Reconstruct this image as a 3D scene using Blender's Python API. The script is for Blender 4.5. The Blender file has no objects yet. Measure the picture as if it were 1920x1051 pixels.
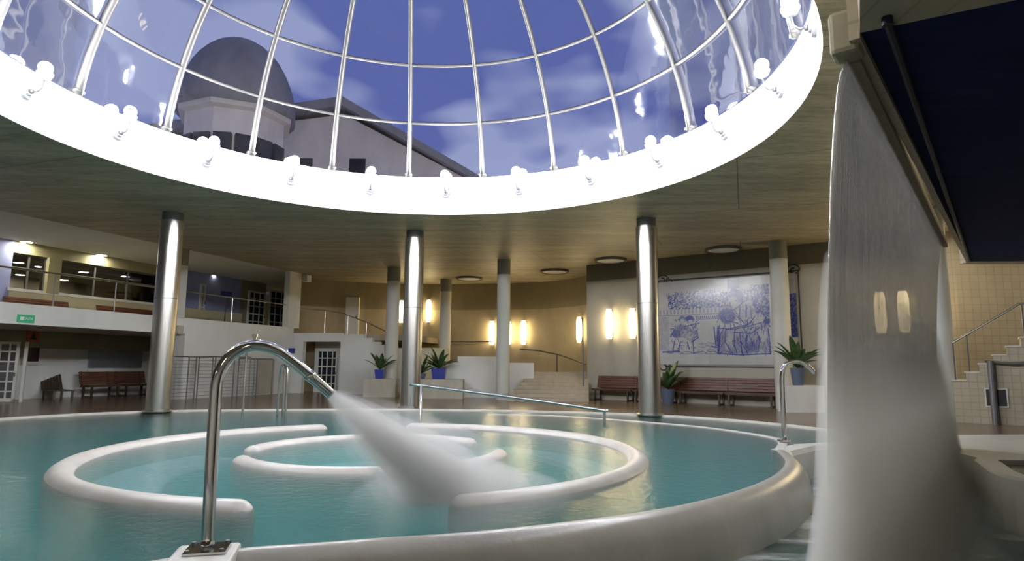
import bpy, bmesh, math, random
import numpy as np
from mathutils import Vector, Matrix
random.seed(4); rng = np.random.RandomState(5)
PI = math.pi
SC = bpy.context.scene
COL = SC.collection
# ---------------------------------------------------------------- camera model (1920x1051)
U = 4.0; F = 1191.27; PITCH = .1335; ROLL = .0085; CZ = .31*U
def ray(px, py):
    a, b = px-960, py-525.5; c, s = math.cos(ROLL), math.sin(ROLL)
    a, b = a*c+b*s, -a*s+b*c; u = -b
    return Vector((a, F*math.cos(PITCH)-u*math.sin(PITCH), F*math.sin(PITCH)+u*math.cos(PITCH)))
def onz(px, py, z=0.0):
    r = ray(px, py); t = (z-CZ)/r.z
    return Vector((r.x*t, r.y*t, z))
def ony(px, py, y):
    r = ray(px, py); t = y/r.y
    return Vector((r.x*t, y, CZ+r.z*t))
class Plane:                      # a vertical plane: hit(px,py) -> (s along, z)
    def __init__(s, p, d):
        s.p = Vector((p[0], p[1])); s.d = Vector((d[0], d[1])).normalized(); s.n = Vector((-s.d.y, s.d.x))
    def hit(s, px, py, o=0.0):
        r = ray(px, py); r2 = Vector((r.x, r.y)); p = s.p+s.n*o
        t = p.dot(s.n)/r2.dot(s.n)
        return ((r2*t-p).dot(s.d), CZ+r.z*t)
    def at(s, a, o, z):
        q = s.p+s.d*a+s.n*o
        return Vector((q.x, q.y, z))
    def rot(s): return math.atan2(s.d.y, s.d.x)
CEIL = 1.31*U
DC = Vector((-1.9616, 10.2236)); OPEN_R = 6.438
cam_d = bpy.data.cameras.new('camera'); cam = bpy.data.objects.new('camera', cam_d); COL.objects.link(cam)
cam_d.sensor_width = 36; cam_d.lens = F*36/1920; cam_d.clip_start = .05; cam_d.clip_end = 400
right0 = Vector((1, 0, 0)); up0 = Vector((0, -math.sin(PITCH), math.cos(PITCH))); fw = Vector((0, math.cos(PITCH), math.sin(PITCH)))
c, s = math.cos(ROLL), math.sin(ROLL)
xr = right0*c + up0*s          # image +x axis in world
yu = up0*c - right0*s
m = Matrix(((xr.x, yu.x, -fw.x), (xr.y, yu.y, -fw.y), (xr.z, yu.z, -fw.z))).to_4x4()
m.translation = (0, 0, CZ); cam.matrix_world = m
SC.camera = cam
# ---------------------------------------------------------------- materials
def mat(name, col=(.5, .5, .5), rough=.5, metal=0., spec=.5, emis=None, estr=0.):
    M = bpy.data.materials.new(name); M.use_nodes = True
    b = M.node_tree.nodes['Principled BSDF']
    b.inputs['Base Color'].default_value = (*col, 1); b.inputs['Roughness'].default_value = rough
    b.inputs['Metallic'].default_value = metal; b.inputs['Specular IOR Level'].default_value = spec
    if emis: b.inputs['Emission Color'].default_value = (*emis, 1); b.inputs['Emission Strength'].default_value = estr
    return M
def N(M, t, **k):
    n = M.node_tree.nodes.new(t)
    for a, v in k.items():
        if a in n.inputs: n.inputs[a].default_value = v
        else: setattr(n, a, v)
    return n
def L(M, a, b): M.node_tree.links.new(a, b)
def P(M): return M.node_tree.nodes['Principled BSDF']
def coords(M, scale=(1, 1, 1), rot=(0, 0, 0)):
    t = N(M, 'ShaderNodeTexCoord'); g = N(M, 'ShaderNodeNewGeometry'); mp = N(M, 'ShaderNodeMapping')
    mp.inputs['Scale'].default_value = scale; mp.inputs['Rotation'].default_value = rot
    L(M, g.outputs['Position'], mp.inputs['Vector']); return mp.outputs['Vector']
def ramp(M, fac, stops):
    r = N(M, 'ShaderNodeValToRGB'); e = r.color_ramp.elements
    while len(e) < len(stops): e.new(.5)
    for q, (p, c_) in zip(e, stops): q.position = p; q.color = (*c_, 1)
    L(M, fac, r.inputs['Fac']); return r.outputs['Color']
def mixc(M, fac, a, b, mode='MIX'):
    n = N(M, 'ShaderNodeMix', data_type='RGBA', blend_type=mode)
    for i, v in ((0, fac), (6, a), (7, b)):
        if hasattr(v, 'is_linked') or hasattr(v, 'links'): L(M, v, n.inputs[i])
        else: n.inputs[i].default_value = v if i == 0 else (*v, 1)
    return n.outputs[2]
def noise(M, vec, scale, detail=5, rough=.6):
    n = N(M, 'ShaderNodeTexNoise'); n.inputs['Scale'].default_value = scale; n.inputs['Detail'].default_value = detail
    n.inputs['Roughness'].default_value = rough
    if vec: L(M, vec, n.inputs['Vector'])
    return n.outputs['Fac']
def bump(M, h, strength=.3, dist=.02):
    b = N(M, 'ShaderNodeBump'); b.inputs['Strength'].default_value = strength; b.inputs['Distance'].default_value = dist
    L(M, h, b.inputs['Height']); L(M, b.outputs['Normal'], P(M).inputs['Normal']); return b
def math_(M, op, a, b=None):
    n = N(M, 'ShaderNodeMath', operation=op)
    for i, v in enumerate((a, b)):
        if v is None: continue
        if isinstance(v, (int, float)): n.inputs[i].default_value = v
        else: L(M, v, n.inputs[i])
    return n.outputs[0]
def sepz(M):
    g = N(M, 'ShaderNodeNewGeometry'); x = N(M, 'ShaderNodeSeparateXYZ'); L(M, g.outputs['Position'], x.inputs[0]); return x.outputs

def plaster(name, c1, c2, sc=1.2, rough=.75, str_=(1, 1, .35)):
    M = mat(name, c1, rough)
    n = noise(M, coords(M, str_), sc, 6, .65)
    L(M, ramp(M, n, [(.3, c1), (.7, c2)]), P(M).inputs['Base Color'])
    n2 = noise(M, coords(M), 25, 3); bump(M, n2, .12, .01)
    return M
# board-marked concrete ceiling
def concrete(name, c1, c2, c3, rough=.7, board=True, ax=.35):
    M = mat(name, c1, rough)
    v = coords(M, (.30, 2.6, 1), (0, 0, ax))
    n = noise(M, v, .9, 9, .75); col = ramp(M, n, [(.3, c1), (.5, c2), (.72, c3)])
    nf = noise(M, coords(M, (1.2, 4.5, 1), (0, 0, ax)), 2.6, 8, .8); col = mixc(M, .75, col, ramp(M, nf, [(.32, (.42, .41, .36)), (.5, (.95, .95, .95)), (.68, (1.35, 1.32, 1.25))]), 'MULTIPLY')
    n3 = noise(M, coords(M), .5, 5); col = mixc(M, math_(M, 'MULTIPLY', n3, .5), col, tuple(x*.6 for x in c1))
    if board:
        w = N(M, 'ShaderNodeTexBrick'); w.offset = .35
        w.inputs['Scale'].default_value = 1; w.inputs['Mortar Size'].default_value = .012; w.inputs['Brick Width'].default_value = 7.; w.inputs['Row Height'].default_value = 4.2
        L(M, coords(M, (1, 1, 1), (0, 0, ax)), w.inputs['Vector'])
        col = mixc(M, w.outputs['Fac'], col, tuple(x*.45 for x in c1))
    L(M, col, P(M).inputs['Base Color']); bump(M, n, .25, .02); return M
m_ceil = concrete('ceiling_concrete', (.25, .23, .155), (.47, .42, .295), (.74, .65, .46), .5)
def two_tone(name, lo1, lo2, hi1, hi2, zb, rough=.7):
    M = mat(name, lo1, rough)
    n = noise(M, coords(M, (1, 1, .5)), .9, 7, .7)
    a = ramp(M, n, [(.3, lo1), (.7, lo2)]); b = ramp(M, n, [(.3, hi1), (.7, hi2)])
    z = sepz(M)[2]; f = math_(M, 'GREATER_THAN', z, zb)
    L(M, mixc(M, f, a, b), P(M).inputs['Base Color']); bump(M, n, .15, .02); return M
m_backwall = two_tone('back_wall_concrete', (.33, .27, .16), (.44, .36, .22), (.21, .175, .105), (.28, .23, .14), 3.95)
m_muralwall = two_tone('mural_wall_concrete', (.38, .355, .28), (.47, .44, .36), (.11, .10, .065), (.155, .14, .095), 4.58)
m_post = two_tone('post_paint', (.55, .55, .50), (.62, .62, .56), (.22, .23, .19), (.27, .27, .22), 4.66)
m_white = plaster('white_plaster', (.70, .70, .66), (.78, .78, .74))
m_ringw = plaster('ring_white', (.86, .86, .87), (.90, .90, .90))
m_cream = plaster('cream_plaster', (.62, .57, .36), (.68, .63, .42))
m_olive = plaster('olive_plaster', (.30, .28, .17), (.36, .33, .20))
m_lav = plaster('lavender_paint', (.30, .34, .62), (.36, .40, .68))
m_grey = plaster('grey_stone', (.42, .39, .31), (.52, .48, .39), 3)
m_spout = plaster('spout_stone', (.26, .22, .14), (.34, .29, .19), 6)
m_step = plaster('step_stone', (.40, .34, .25), (.50, .43, .32), 4)
def tilemat(name, c1, c2, mortar, w, h, rough=.35, plane='xz', rot=0., ms=.012):
    M = mat(name, c1, rough)
    b = N(M, 'ShaderNodeTexBrick'); b.offset = 0.
    b.inputs['Color1'].default_value = (*c1, 1); b.inputs['Color2'].default_value = (*c2, 1); b.inputs['Mortar'].default_value = (*mortar, 1)
    b.inputs['Scale'].default_value = 1; b.inputs['Brick Width'].default_value = w; b.inputs['Row Height'].default_value = h; b.inputs['Mortar Size'].default_value = ms
    if plane == 'xz':
        g = N(M, 'ShaderNodeNewGeometry'); mp = N(M, 'ShaderNodeMapping'); mp.inputs['Rotation'].default_value = (0, 0, -rot)
        L(M, g.outputs['Position'], mp.inputs['Vector'])
        x = N(M, 'ShaderNodeSeparateXYZ'); L(M, mp.outputs[0], x.inputs[0]); cc = N(M, 'ShaderNodeCombineXYZ')
        L(M, x.outputs[0], cc.inputs[0]); L(M, x.outputs[2], cc.inputs[1]); v = cc.outputs[0]
    else: v = coords(M, (1, 1, 1), (0, 0, rot))
    L(M, v, b.inputs['Vector'])
    n = noise(M, coords(M), 1.1, 5)
    L(M, mixc(M, .5, b.outputs['Color'], ramp(M, n, [(.3, tuple(x*.8 for x in c1)), (.7, c2)])), P(M).inputs['Base Color'])
    return M
m_tan = tilemat('tan_tile', (.40, .34, .23), (.46, .39, .27), (.27, .23, .15), .22, .22, .45)
m_tan2 = tilemat('tan_tile_side', (.40, .35, .24), (.47, .41, .29), (.26, .23, .16), .16, .16, .45, rot=math.atan2(-.608, .794))
# deck : brown wet tiles
m_deck = mat('deck_tiles', (.2, .14, .09), .22)
_n = noise(m_deck, coords(m_deck, (.5, 1.6, 1)), 1.1, 7, .7)
_b = N(m_deck, 'ShaderNodeTexBrick'); _b.inputs['Scale'].default_value = 1; _b.inputs['Brick Width'].default_value = .6; _b.inputs['Row Height'].default_value = .3; _b.inputs['Mortar Size'].default_value = .008
L(m_deck, coords(m_deck), _b.inputs['Vector'])
_c = ramp(m_deck, _n, [(.3, (.14, .095, .06)), (.55, (.22, .155, .095)), (.75, (.30, .22, .14))])
L(m_deck, mixc(m_deck, math_(m_deck, 'MULTIPLY', _b.outputs['Fac'], .6), _c, (.08, .06, .04)), P(m_deck).inputs['Base Color'])
m_rim = plaster('rim_white', (.68, .66, .60), (.78, .76, .70), 2.5, .35)
bump(m_rim, noise(m_rim, coords(m_rim), 9, 4), .25, .01)
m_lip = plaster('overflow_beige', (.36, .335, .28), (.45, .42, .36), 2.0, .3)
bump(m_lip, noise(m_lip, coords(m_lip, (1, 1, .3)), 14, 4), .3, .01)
m_ringb = plaster('ring_wall_beige', (.58, .53, .46), (.70, .65, .58), 2.5, .35)
m_shelf = plaster('shelf_white', (.70, .78, .76), (.80, .86, .84), 2)
m_floorp = mat('pool_tiles', (.5, .85, .82), .5)
_n = noise(m_floorp, coords(m_floorp), .5, 4); L(m_floorp, ramp(m_floorp, _n, [(.35, (.34, .82, .74)), (.65, (.46, .92, .84))]), P(m_floorp).inputs['Base Color'])
m_curb = plaster('curb_stone', (.60, .57, .50), (.70, .67, .60), 3, .4)
def steel(name, col=(.62, .60, .57), rough=.24, aniso=.6, sc=(40, 40, .6)):
    M = mat(name, col, rough, 1.)
    n = noise(M, coords(M, sc), 2.0, 4); r = N(M, 'ShaderNodeMapRange'); r.inputs[3].default_value = rough*.7; r.inputs[4].default_value = rough*1.3
    L(M, n, r.inputs[0]); L(M, r.outputs[0], P(M).inputs['Roughness']); return M
m_steel = steel('brushed_steel', (.50, .48, .44), .30)
m_chrome = mat('polished_chrome', (.62, .60, .57), .09, 1.)
m_rail = mat('satin_rail', (.60, .59, .56), .25, 1.)
m_alu = mat('rib_aluminium', (.13, .125, .12), .38, .75)
m_dark = mat('dark_metal', (.03, .03, .035), .5)
m_iron = mat('grey_iron', (.16, .16, .16), .5, .5)
m_wood = mat('red_brown_wood', (.2, .08, .04), .45)
L(m_wood, ramp(m_wood, noise(m_wood, coords(m_wood, (1, 1, 6)), 3, 6), [(.3, (.085, .028, .014)), (.7, (.15, .058, .03))]), P(m_wood).inputs['Base Color'])
m_woodd = mat('dark_wood', (.055, .035, .02), .5)
m_blue = mat('blue_glazed_pot', (.035, .05, .30), .25)
m_potg = mat('grey_blue_pot', (.10, .13, .19), .35)
m_leaf = mat('leaf_green', (.035, .085, .025), .4)
L(m_leaf, ramp(m_leaf, noise(m_leaf, coords(m_leaf), 6, 3), [(.3, (.02, .05, .02)), (.7, (.07, .14, .04))]), P(m_leaf).inputs['Base Color'])
m_soil = mat('soil', (.03, .02, .015), .9)
m_petal = mat('white_petal', (.75, .72, .68), .5)
m_navy = mat('navy_panel', (.014, .02, .06), .8, spec=.1)
L(m_navy, ramp(m_navy, noise(m_navy, coords(m_navy, (.3, 4, 1)), 3, 4), [(.3, (.013, .020, .075)), (.7, (.019, .029, .10))]), P(m_navy).inputs['Base Color'])
m_beamd = mat('dark_navy_beam', (.006, .008, .018), .5)
m_doorw = mat('white_door_paint', (.78, .77, .70), .4)
m_green = mat('exit_green', (.02, .22, .10), .5, emis=(.02, .3, .13), estr=.3)
m_orange = mat('sign_orange', (.55, .12, .04), .5)
m_signw = mat('sign_white', (.8, .8, .8), .5)
m_signblue = mat('sign_blue', (.03, .05, .28), .5)
m_black = mat('black', (.015, .012, .012), .4)
m_boxred = mat('dark_red_box', (.05, .015, .02), .3)
def emit(name, col, s_):
    M = bpy.data.materials.new(name); M.use_nodes = True; nt = M.node_tree; nt.nodes.clear()
    e = nt.nodes.new('ShaderNodeEmission'); o = nt.nodes.new('ShaderNodeOutputMaterial')
    e.inputs[0].default_value = (*col, 1); e.inputs[1].default_value = s_; nt.links.new(e.outputs[0], o.inputs[0]); return M
LAMP = 850.
m_bulb = emit('floodlight_glow', (.93, .95, 1.), LAMP)
m_sconce = emit('sconce_glow', (1., .78, .42), 12.)
m_down = emit('downlight_glow', (1., .93, .72), 110.)
def glassy(name, tint, rough=.0, refl=1.0, blend=1.45, bumpn=None, bs=.2):
    M = bpy.data.materials.new(name); M.use_nodes = True; nt = M.node_tree; nt.nodes.clear()
    o = N(M, 'ShaderNodeOutputMaterial'); t = N(M, 'ShaderNodeBsdfTransparent'); g = N(M, 'ShaderNodeBsdfGlossy'); mx = N(M, 'ShaderNodeMixShader'); f = N(M, 'ShaderNodeFresnel')
    t.inputs[0].default_value = (*tint, 1); g.inputs['Roughness'].default_value = rough; f.inputs[0].default_value = blend
    fac = math_(M, 'MULTIPLY', f.outputs[0], refl)
    L(M, fac, mx.inputs[0]); L(M, t.outputs[0], mx.inputs[1]); L(M, g.outputs[0], mx.inputs[2]); L(M, mx.outputs[0], o.inputs[0])
    if bumpn:
        vs, sc, det = bumpn
        n = noise(M, coords(M, vs), sc, det); b = N(M, 'ShaderNodeBump'); b.inputs['Strength'].default_value = bs; b.inputs['Distance'].default_value = .02
        L(M, n, b.inputs['Height']); L(M, b.outputs[0], g.inputs['Normal']); L(M, b.outputs[0], f.inputs['Normal'])
    return M, o
m_domeglass, _ = glassy('dome_glass', (.96, .97, 1.), .03, .5, 1.45, ((1, 1, 1), 1.3, 2), .35)
m_winglass, _ = glassy('window_glass', (.5, .5, .55), .02, 1., 1.6)
m_darkpane = mat('dark_pane', (.02, .025, .035), .08)
m_steelpic = mat('polished_sheet', (.50, .55, .62), .32, .9)
def water(name, absorb, dens, rough, bn, bs):
    M, o = glassy(name, (1, 1, 1), rough, 1., 1.33, bn, bs)
    v = N(M, 'ShaderNodeVolumeAbsorption'); v.inputs[0].default_value = (*absorb, 1); v.inputs[1].default_value = dens
    sct = N(M, 'ShaderNodeVolumeScatter'); sct.inputs['Color'].default_value = (.42, 1., .93, 1); sct.inputs['Density'].default_value = .45; ad = N(M, 'ShaderNodeAddShader'); L(M, v.outputs[0], ad.inputs[0]); L(M, sct.outputs[0], ad.inputs[1]); L(M, ad.outputs[0], o.inputs['Volume']); return M
m_water = water('pool_water_material', (.10, .78, .76), .50, .10, ((1, 1, 1), 8.5, 5), .55)
m_lwater = water('lower_water_material', (.25, .62, .55), .8, .16, ((1, 1, 1), 3.0, 4), .6)
def vol(name, dens, col=(1., 1., 1.), an=0., absorb=(.97, .96, .93)):
    M = bpy.data.materials.new(name); M.use_nodes = True; nt = M.node_tree; nt.nodes.clear()
    o = N(M, 'ShaderNodeOutputMaterial'); v = N(M, 'ShaderNodeVolumeScatter'); v.inputs['Color'].default_value = (*col, 1); v.inputs['Density'].default_value = dens
    v.inputs['Anisotropy'].default_value = an
    ab = N(M, 'ShaderNodeVolumeAbsorption'); ab.inputs[0].default_value = (*absorb, 1); ab.inputs[1].default_value = dens; ad = N(M, 'ShaderNodeAddShader')
    L(M, v.outputs[0], ad.inputs[0]); L(M, ab.outputs[0], ad.inputs[1]); L(M, ad.outputs[0], o.inputs['Volume']); return M
def add_foam(M, lo, hi, sc, amt):
    o = [n for n in M.node_tree.nodes if n.type == 'OUTPUT_MATERIAL'][0]; src = o.inputs['Surface'].links[0].from_socket
    d = N(M, 'ShaderNodeBsdfDiffuse'); d.inputs[0].default_value = (.82, .84, .82, 1); mx = N(M, 'ShaderNodeMixShader')
    n = noise(M, coords(M, (.5, 1.4, 1), (0, 0, .6)), sc, 6, .62); r = N(M, 'ShaderNodeMapRange'); r.interpolation_type = 'SMOOTHSTEP'; r.inputs[1].default_value = lo; r.inputs[2].default_value = hi; r.inputs[4].default_value = amt
    L(M, n, r.inputs[0]); L(M, r.outputs[0], mx.inputs[0]); L(M, src, mx.inputs[1]); L(M, d.outputs[0], mx.inputs[2]); L(M, mx.outputs[0], o.inputs['Surface'])
add_foam(m_lwater, .46, .68, .9, .75)
# ---------------------------------------------------------------- mesh helpers
def obj(name, bm, mt, parent=None, smooth=False, loc=None):
    me = bpy.data.meshes.new(name); bmesh.ops.recalc_face_normals(bm, faces=bm.faces); bm.to_mesh(me); bm.free()
    if smooth:
        for p in me.polygons: p.use_smooth = True
    me.materials.append(mt)
    o = bpy.data.objects.new(name, me); COL.objects.link(o)
    if parent: o.parent = parent
    if loc is not None: o.location = loc
    return o
def smooth_angle(o, a=40):
    me = o.data
    for p in me.polygons: p.use_smooth = True
    bm = bmesh.new(); bm.from_mesh(me)
    for e in bm.edges:
        if len(e.link_faces) == 2 and e.calc_face_angle(0) > math.radians(a): e.smooth = False
    bm.to_mesh(me); bm.free(); return o
def tag(o, label, cat, group=None, kind=None):
    o['label'] = label; o['category'] = cat
    if group: o['group'] = group
    if kind: o['kind'] = kind
    return o
def struct(o, label=None):
    o['kind'] = 'structure'
    if label: o['label'] = label
    return o
def thing(name, label, cat, loc=(0, 0, 0), rz=0., group=None):
    o = bpy.data.objects.new(name, None); COL.objects.link(o); o.location = loc; o.rotation_euler = (0, 0, rz); o.empty_display_size = .1
    return tag(o, label, cat, group)
def copy_tree(o, parent=None):
    c_ = o.copy(); COL.objects.link(c_); c_.parent = parent
    for ch in list(o.children): copy_tree(ch, c_)
    return c_
def bx(bm, x0, x1, y0, y1, z0, z1, M=None, bev=0.):
    r = bmesh.ops.create_cube(bm, size=1)
    T = Matrix.Translation(((x0+x1)/2, (y0+y1)/2, (z0+z1)/2)) @ Matrix.Diagonal((abs(x1-x0), abs(y1-y0), abs(z1-z0), 1))
    if M: T = M @ T
    bmesh.ops.transform(bm, matrix=T, verts=r['verts'])
    if bev: bmesh.ops.bevel(bm, geom=list({e for v in r['verts'] for e in v.link_edges}), offset=bev, segments=2, affect='EDGES', profile=.5)
def B(): return bmesh.new()
def box(x0, x1, y0, y1, z0, z1, bev=0.): b = B(); bx(b, x0, x1, y0, y1, z0, z1, None, bev); return b
def tube(bm, pts, r, seg=12, closed=False, cap=True, squash=None):
    pts = [Vector(p) for p in pts]; n = len(pts); rs = r if hasattr(r, '__len__') else [r]*n
    rings = []; T0 = None; nrm = None
    for i, p in enumerate(pts):
        a = pts[(i-1) % n] if (closed or i > 0) else p; b_ = pts[(i+1) % n] if (closed or i < n-1) else p
        t = (b_-a).normalized()
        if nrm is None:
            nrm = t.orthogonal().normalized()
            if abs(t.z) < .9: nrm = (Vector((0, 0, 1))-t*t.z).normalized()
        else:
            q = T0.rotation_difference(t); nrm = (q @ nrm); nrm = (nrm-t*nrm.dot(t)).normalized()
        bi = t.cross(nrm); T0 = t; ring = []
        sx, sy = squash[i] if squash else (1, 1)
        for k in range(seg):
            A = 2*PI*k/seg; ring.append(bm.verts.new(p+nrm*math.cos(A)*rs[i]*sx+bi*math.sin(A)*rs[i]*sy))
        rings.append(ring)
    for i in range(n if closed else n-1):
        a, b_ = rings[i], rings[(i+1) % n]
        for k in range(seg): bm.faces.new((a[k], a[(k+1) % seg], b_[(k+1) % seg], b_[k]))
    if cap and not closed: bm.faces.new(rings[0][::-1]); bm.faces.new(rings[-1])
    return bm
def cyl(bm, p0, p1, r0, r1=None, seg=16):
    return tube(bm, [p0, p1], [r0, r0 if r1 is None else r1], seg)
def lathe(bm, prof, seg=32, cx=0, cy=0, cap=True):
    rings = []
    for r, z in prof: rings.append([bm.verts.new((cx+r*math.cos(2*PI*k/seg), cy+r*math.sin(2*PI*k/seg), z)) for k in range(seg)])
    for a, b_ in zip(rings, rings[1:]):
        for k in range(seg): bm.faces.new((a[k], a[(k+1) % seg], b_[(k+1) % seg], b_[k]))
    if cap:
        bm.faces.new(rings[0][::-1]); bm.faces.new(rings[-1])
    return bm
def prism(bm, poly, z0, z1):
    a = [bm.verts.new((p[0], p[1], z0)) for p in poly]; b_ = [bm.verts.new((p[0], p[1], z1)) for p in poly]; n = len(a)
    bm.faces.new(a[::-1]); bm.faces.new(b_)
    for i in range(n): bm.faces.new((a[i], a[(i+1) % n], b_[(i+1) % n], b_[i]))
    return bm
def vprism(bm, pl, poly, o0, o1):        # polygon of (s,z) on plane pl, extruded between offsets
    a = [bm.verts.new(pl.at(s_, o0, z)) for s_, z in poly]; b_ = [bm.verts.new(pl.at(s_, o1, z)) for s_, z in poly]; n = len(a)
    bm.faces.new(a[::-1]); bm.faces.new(b_)
    for i in range(n): bm.faces.new((a[i], a[(i+1) % n], b_[(i+1) % n], b_[i]))
    return bm
def vbox(bm, pl, s0, s1, o0, o1, z0, z1): return vprism(bm, pl, [(s0, z0), (s1, z0), (s1, z1), (s0, z1)], o0, o1)
def spline(pts, n=12, closed=False):
    out = []; P_ = [Vector(p) for p in pts]; m_ = len(P_)
    rngi = range(m_) if closed else range(m_-1)
    for i in rngi:
        if closed: p0, p1, p2, p3 = P_[i-1], P_[i], P_[(i+1) % m_], P_[(i+2) % m_]
        else: p1, p2 = P_[i], P_[i+1]; p0 = P_[i-1] if i else p1*2-p2; p3 = P_[i+2] if i+2 < m_ else p2*2-p1
        for k in range(n):
            t = k/n
            out.append(.5*((2*p1)+(p2-p0)*t+(2*p0-5*p1+4*p2-p3)*t*t+(3*p1-p0-3*p2+p3)*t**3))
    if not closed: out.append(P_[-1])
    return out
def fill_holes(loops, z, name, mt):
    bm = B(); ed = []
    for lp in loops:
        vs = [bm.verts.new((p[0], p[1], z)) for p in lp]
        ed += [bm.edges.new((vs[i], vs[(i+1) % len(vs)])) for i in range(len(vs))]
    bmesh.ops.triangle_fill(bm, edges=ed, use_beauty=True)
    return obj(name, bm, mt)
def sweep(bm, path, prof, closed=False):   # prof (offset to right of travel, z)
    n = len(path); rings = []
    for i, p in enumerate(path):
        a = path[(i-1) % n] if (closed or i) else p; b_ = path[(i+1) % n] if (closed or i < n-1) else p
        t = Vector((b_[0]-a[0], b_[1]-a[1])).normalized(); r = Vector((t.y, -t.x))
        rings.append([bm.verts.new((p[0]+r.x*o, p[1]+r.y*o, z)) for o, z in prof])
    for i in range(n if closed else n-1):
        a, b_ = rings[i], rings[(i+1) % n]
        for k in range(len(prof)): bm.faces.new((a[k], a[(k+1) % len(prof)], b_[(k+1) % len(prof)], b_[k]))
    if not closed: bm.faces.new(rings[0][::-1]); bm.faces.new(rings[-1])
    return bm
# ================================================================= POOLS
V2 = lambda x, y: Vector((x, y))
far_side = [V2(6.6, 12.0), V2(6.35, 13.9), V2(5.3, 15.7), V2(3.6, 17.05), V2(.6, 18.1), V2(-2.9, 18.35), V2(-6.0, 17.9), V2(-9.2, 16.9), V2(-11.1, 14.6), V2(-11.9, 10.2), V2(-11.0, 5.6), V2(-8.4, 2.6), V2(-5.3, 2.1)]
far_s = spline(far_side, 8)
lip_pts = [V2(-5.3, 2.1), V2(-3.6, 3.05), V2(-2.15, 4.4), V2(-1.23, 4.78), V2(.08, 5.22), V2(1.61, 6.10), V2(2.93, 7.45), V2(3.78, 8.85), V2(4.22, 10.2)]
lip_s = spline(lip_pts, 8)
chan = [lip_s[-1], V2(4.9, 10.9), V2(5.8, 11.3)]
pool_loop = far_s + lip_s[1:] + chan[1:]
WZ = -.035; LWZ = -.52
lb = [V2(5.8, 11.3), V2(6.6, 12.0)]
p1 = onz(1861, 873); p2 = onz(1925, 908); p3 = onz(1770, 862)
basin_right = [V2(-5.3, 2.1), V2(-5.6, .2), V2(-5., -3), V2(0, -4.2), V2(6, -4.0), V2(9.5, -1), V2(10.4, 4), V2(p2.x+.9, p2.y-.55), V2(p2.x, p2.y), V2(p1.x, p1.y), V2(7.05, 10.0), V2(6.75, 10.7)]
basin_loop = [V2(p[0], p[1]) for p in basin_right] + [V2(6.3, 11.25), V2(5.8, 11.3), V2(4.9, 10.9)] + lip_s[::-1][:-1]
hole = far_s[:-1] + basin_right + [V2(6.9, 11.3)]
outer_rect = [V2(-26, -7), V2(24, -7), V2(24, 36), V2(-26, 36)]
struct(fill_holes([outer_rect, hole], 0., 'floor', m_deck), 'brown wet tiled deck around the pools')
# pool shell
b = B(); sweep(b, pool_loop, [(-.02, -1.25), (-.02, -.9), (.0, -.9), (.0, -1.25)], True)
b.free()
def shell(loop, z0, z1, name, mt):
    bm = B(); a = [bm.verts.new((p[0], p[1], z1)) for p in loop]; q = [bm.verts.new((p[0], p[1], z0)) for p in loop]; n = len(a)
    for i in range(n): bm.faces.new((a[i], a[(i+1) % n], q[(i+1) % n], q[i]))
    bmesh.ops.triangle_fill(bm, edges=[bm.edges.get((q[i], q[(i+1) % n])) for i in range(n)], use_beauty=True)
    return obj(name, bm, mt)
struct(shell(pool_loop, -1.12, -.06, 'floor_pool', m_floorp), 'turquoise tiled basin of the round upper pool')
struct(shell(basin_loop, -1.15, -.06, 'floor_basin', m_rim), 'pale basin of the lower pool under the waterfall')
def inset(loop, d):
    out = []; n = len(loop)
    for i in range(n):
        t = (loop[(i+1) % n]-loop[i-1]).normalized(); out.append(loop[i]+V2(-t.y, t.x)*d)
    return out
def waterbody(loop, z0, z1, name, mt):
    bm = B(); a = [bm.verts.new((p[0], p[1], z1)) for p in loop]; q = [bm.verts.new((p[0], p[1], z0)) for p in loop]; n = len(a)
    for i in range(n): bm.faces.new((a[i], a[(i+1) % n], q[(i+1) % n], q[i]))
    bmesh.ops.triangle_fill(bm, edges=[bm.edges.get((q[i], q[(i+1) % n])) for i in range(n)], use_beauty=True)
    bmesh.ops.triangle_fill(bm, edges=[bm.edges.get((a[i], a[(i+1) % n])) for i in range(n)], use_beauty=True)
    return obj(name, bm, mt)
tag(waterbody(inset(pool_loop, .004), -1.115, WZ, 'pool_water', m_water), 'turquoise water of the big round pool with ring walls', 'water', kind='stuff')
tag(waterbody(inset(basin_loop[::-1], -.004)[::-1] if 0 else basin_loop, -1.14, LWZ, 'basin_water', m_lwater), 'grey-green water of the lower pool under the waterfall', 'water', kind='stuff')
# ring walls
RC = V2(-2.0, 9.65)
def ringwall(r, a0, a1, label, rad=.17, z=-.115):
    pts = []; rr = []; n = 110
    fr = [.5-.5*math.cos(PI*i/n) for i in range(n+1)]
    for i in range(n+1):
        a = math.radians(a0+(a1-a0)*fr[i]); pts.append((RC.x+r*math.cos(a), RC.y+r*math.sin(a), z)); e = min(fr[i], 1-fr[i])*abs(math.radians(a1-a0))*r
        rr.append(rad*math.sqrt(max(.02, 1-(1-min(1, e/rad))**2)))
    bm = B(); tube(bm, pts, rr, 16, squash=[(1., 1.)]*len(pts))
    for v in bm.verts:
        if v.co.z < z: v.co.z = z+(v.co.z-z)*7.3 if v.co.z < z-.0 else v.co.z
        if v.co.z < -1.1: v.co.z = -1.1
    o = obj('ring_wall', bm, m_ringb, smooth=True)
    return tag(o, label, 'pool wall', 'curved white ring walls in the round pool')
ringwall(3.82, 116, 266, 'long white curved ring wall, left half of the outer ring in the pool', .165)
ringwall(3.82, 93, -68, 'long white curved ring wall, right half of the outer ring in the pool', .165)
ringwall(1.83, 207, 362, 'short white curved wall, near half of the small inner ring', .15)
ringwall(1.83, 183, 40, 'short white curved wall, far half of the small inner ring', .15)
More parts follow.
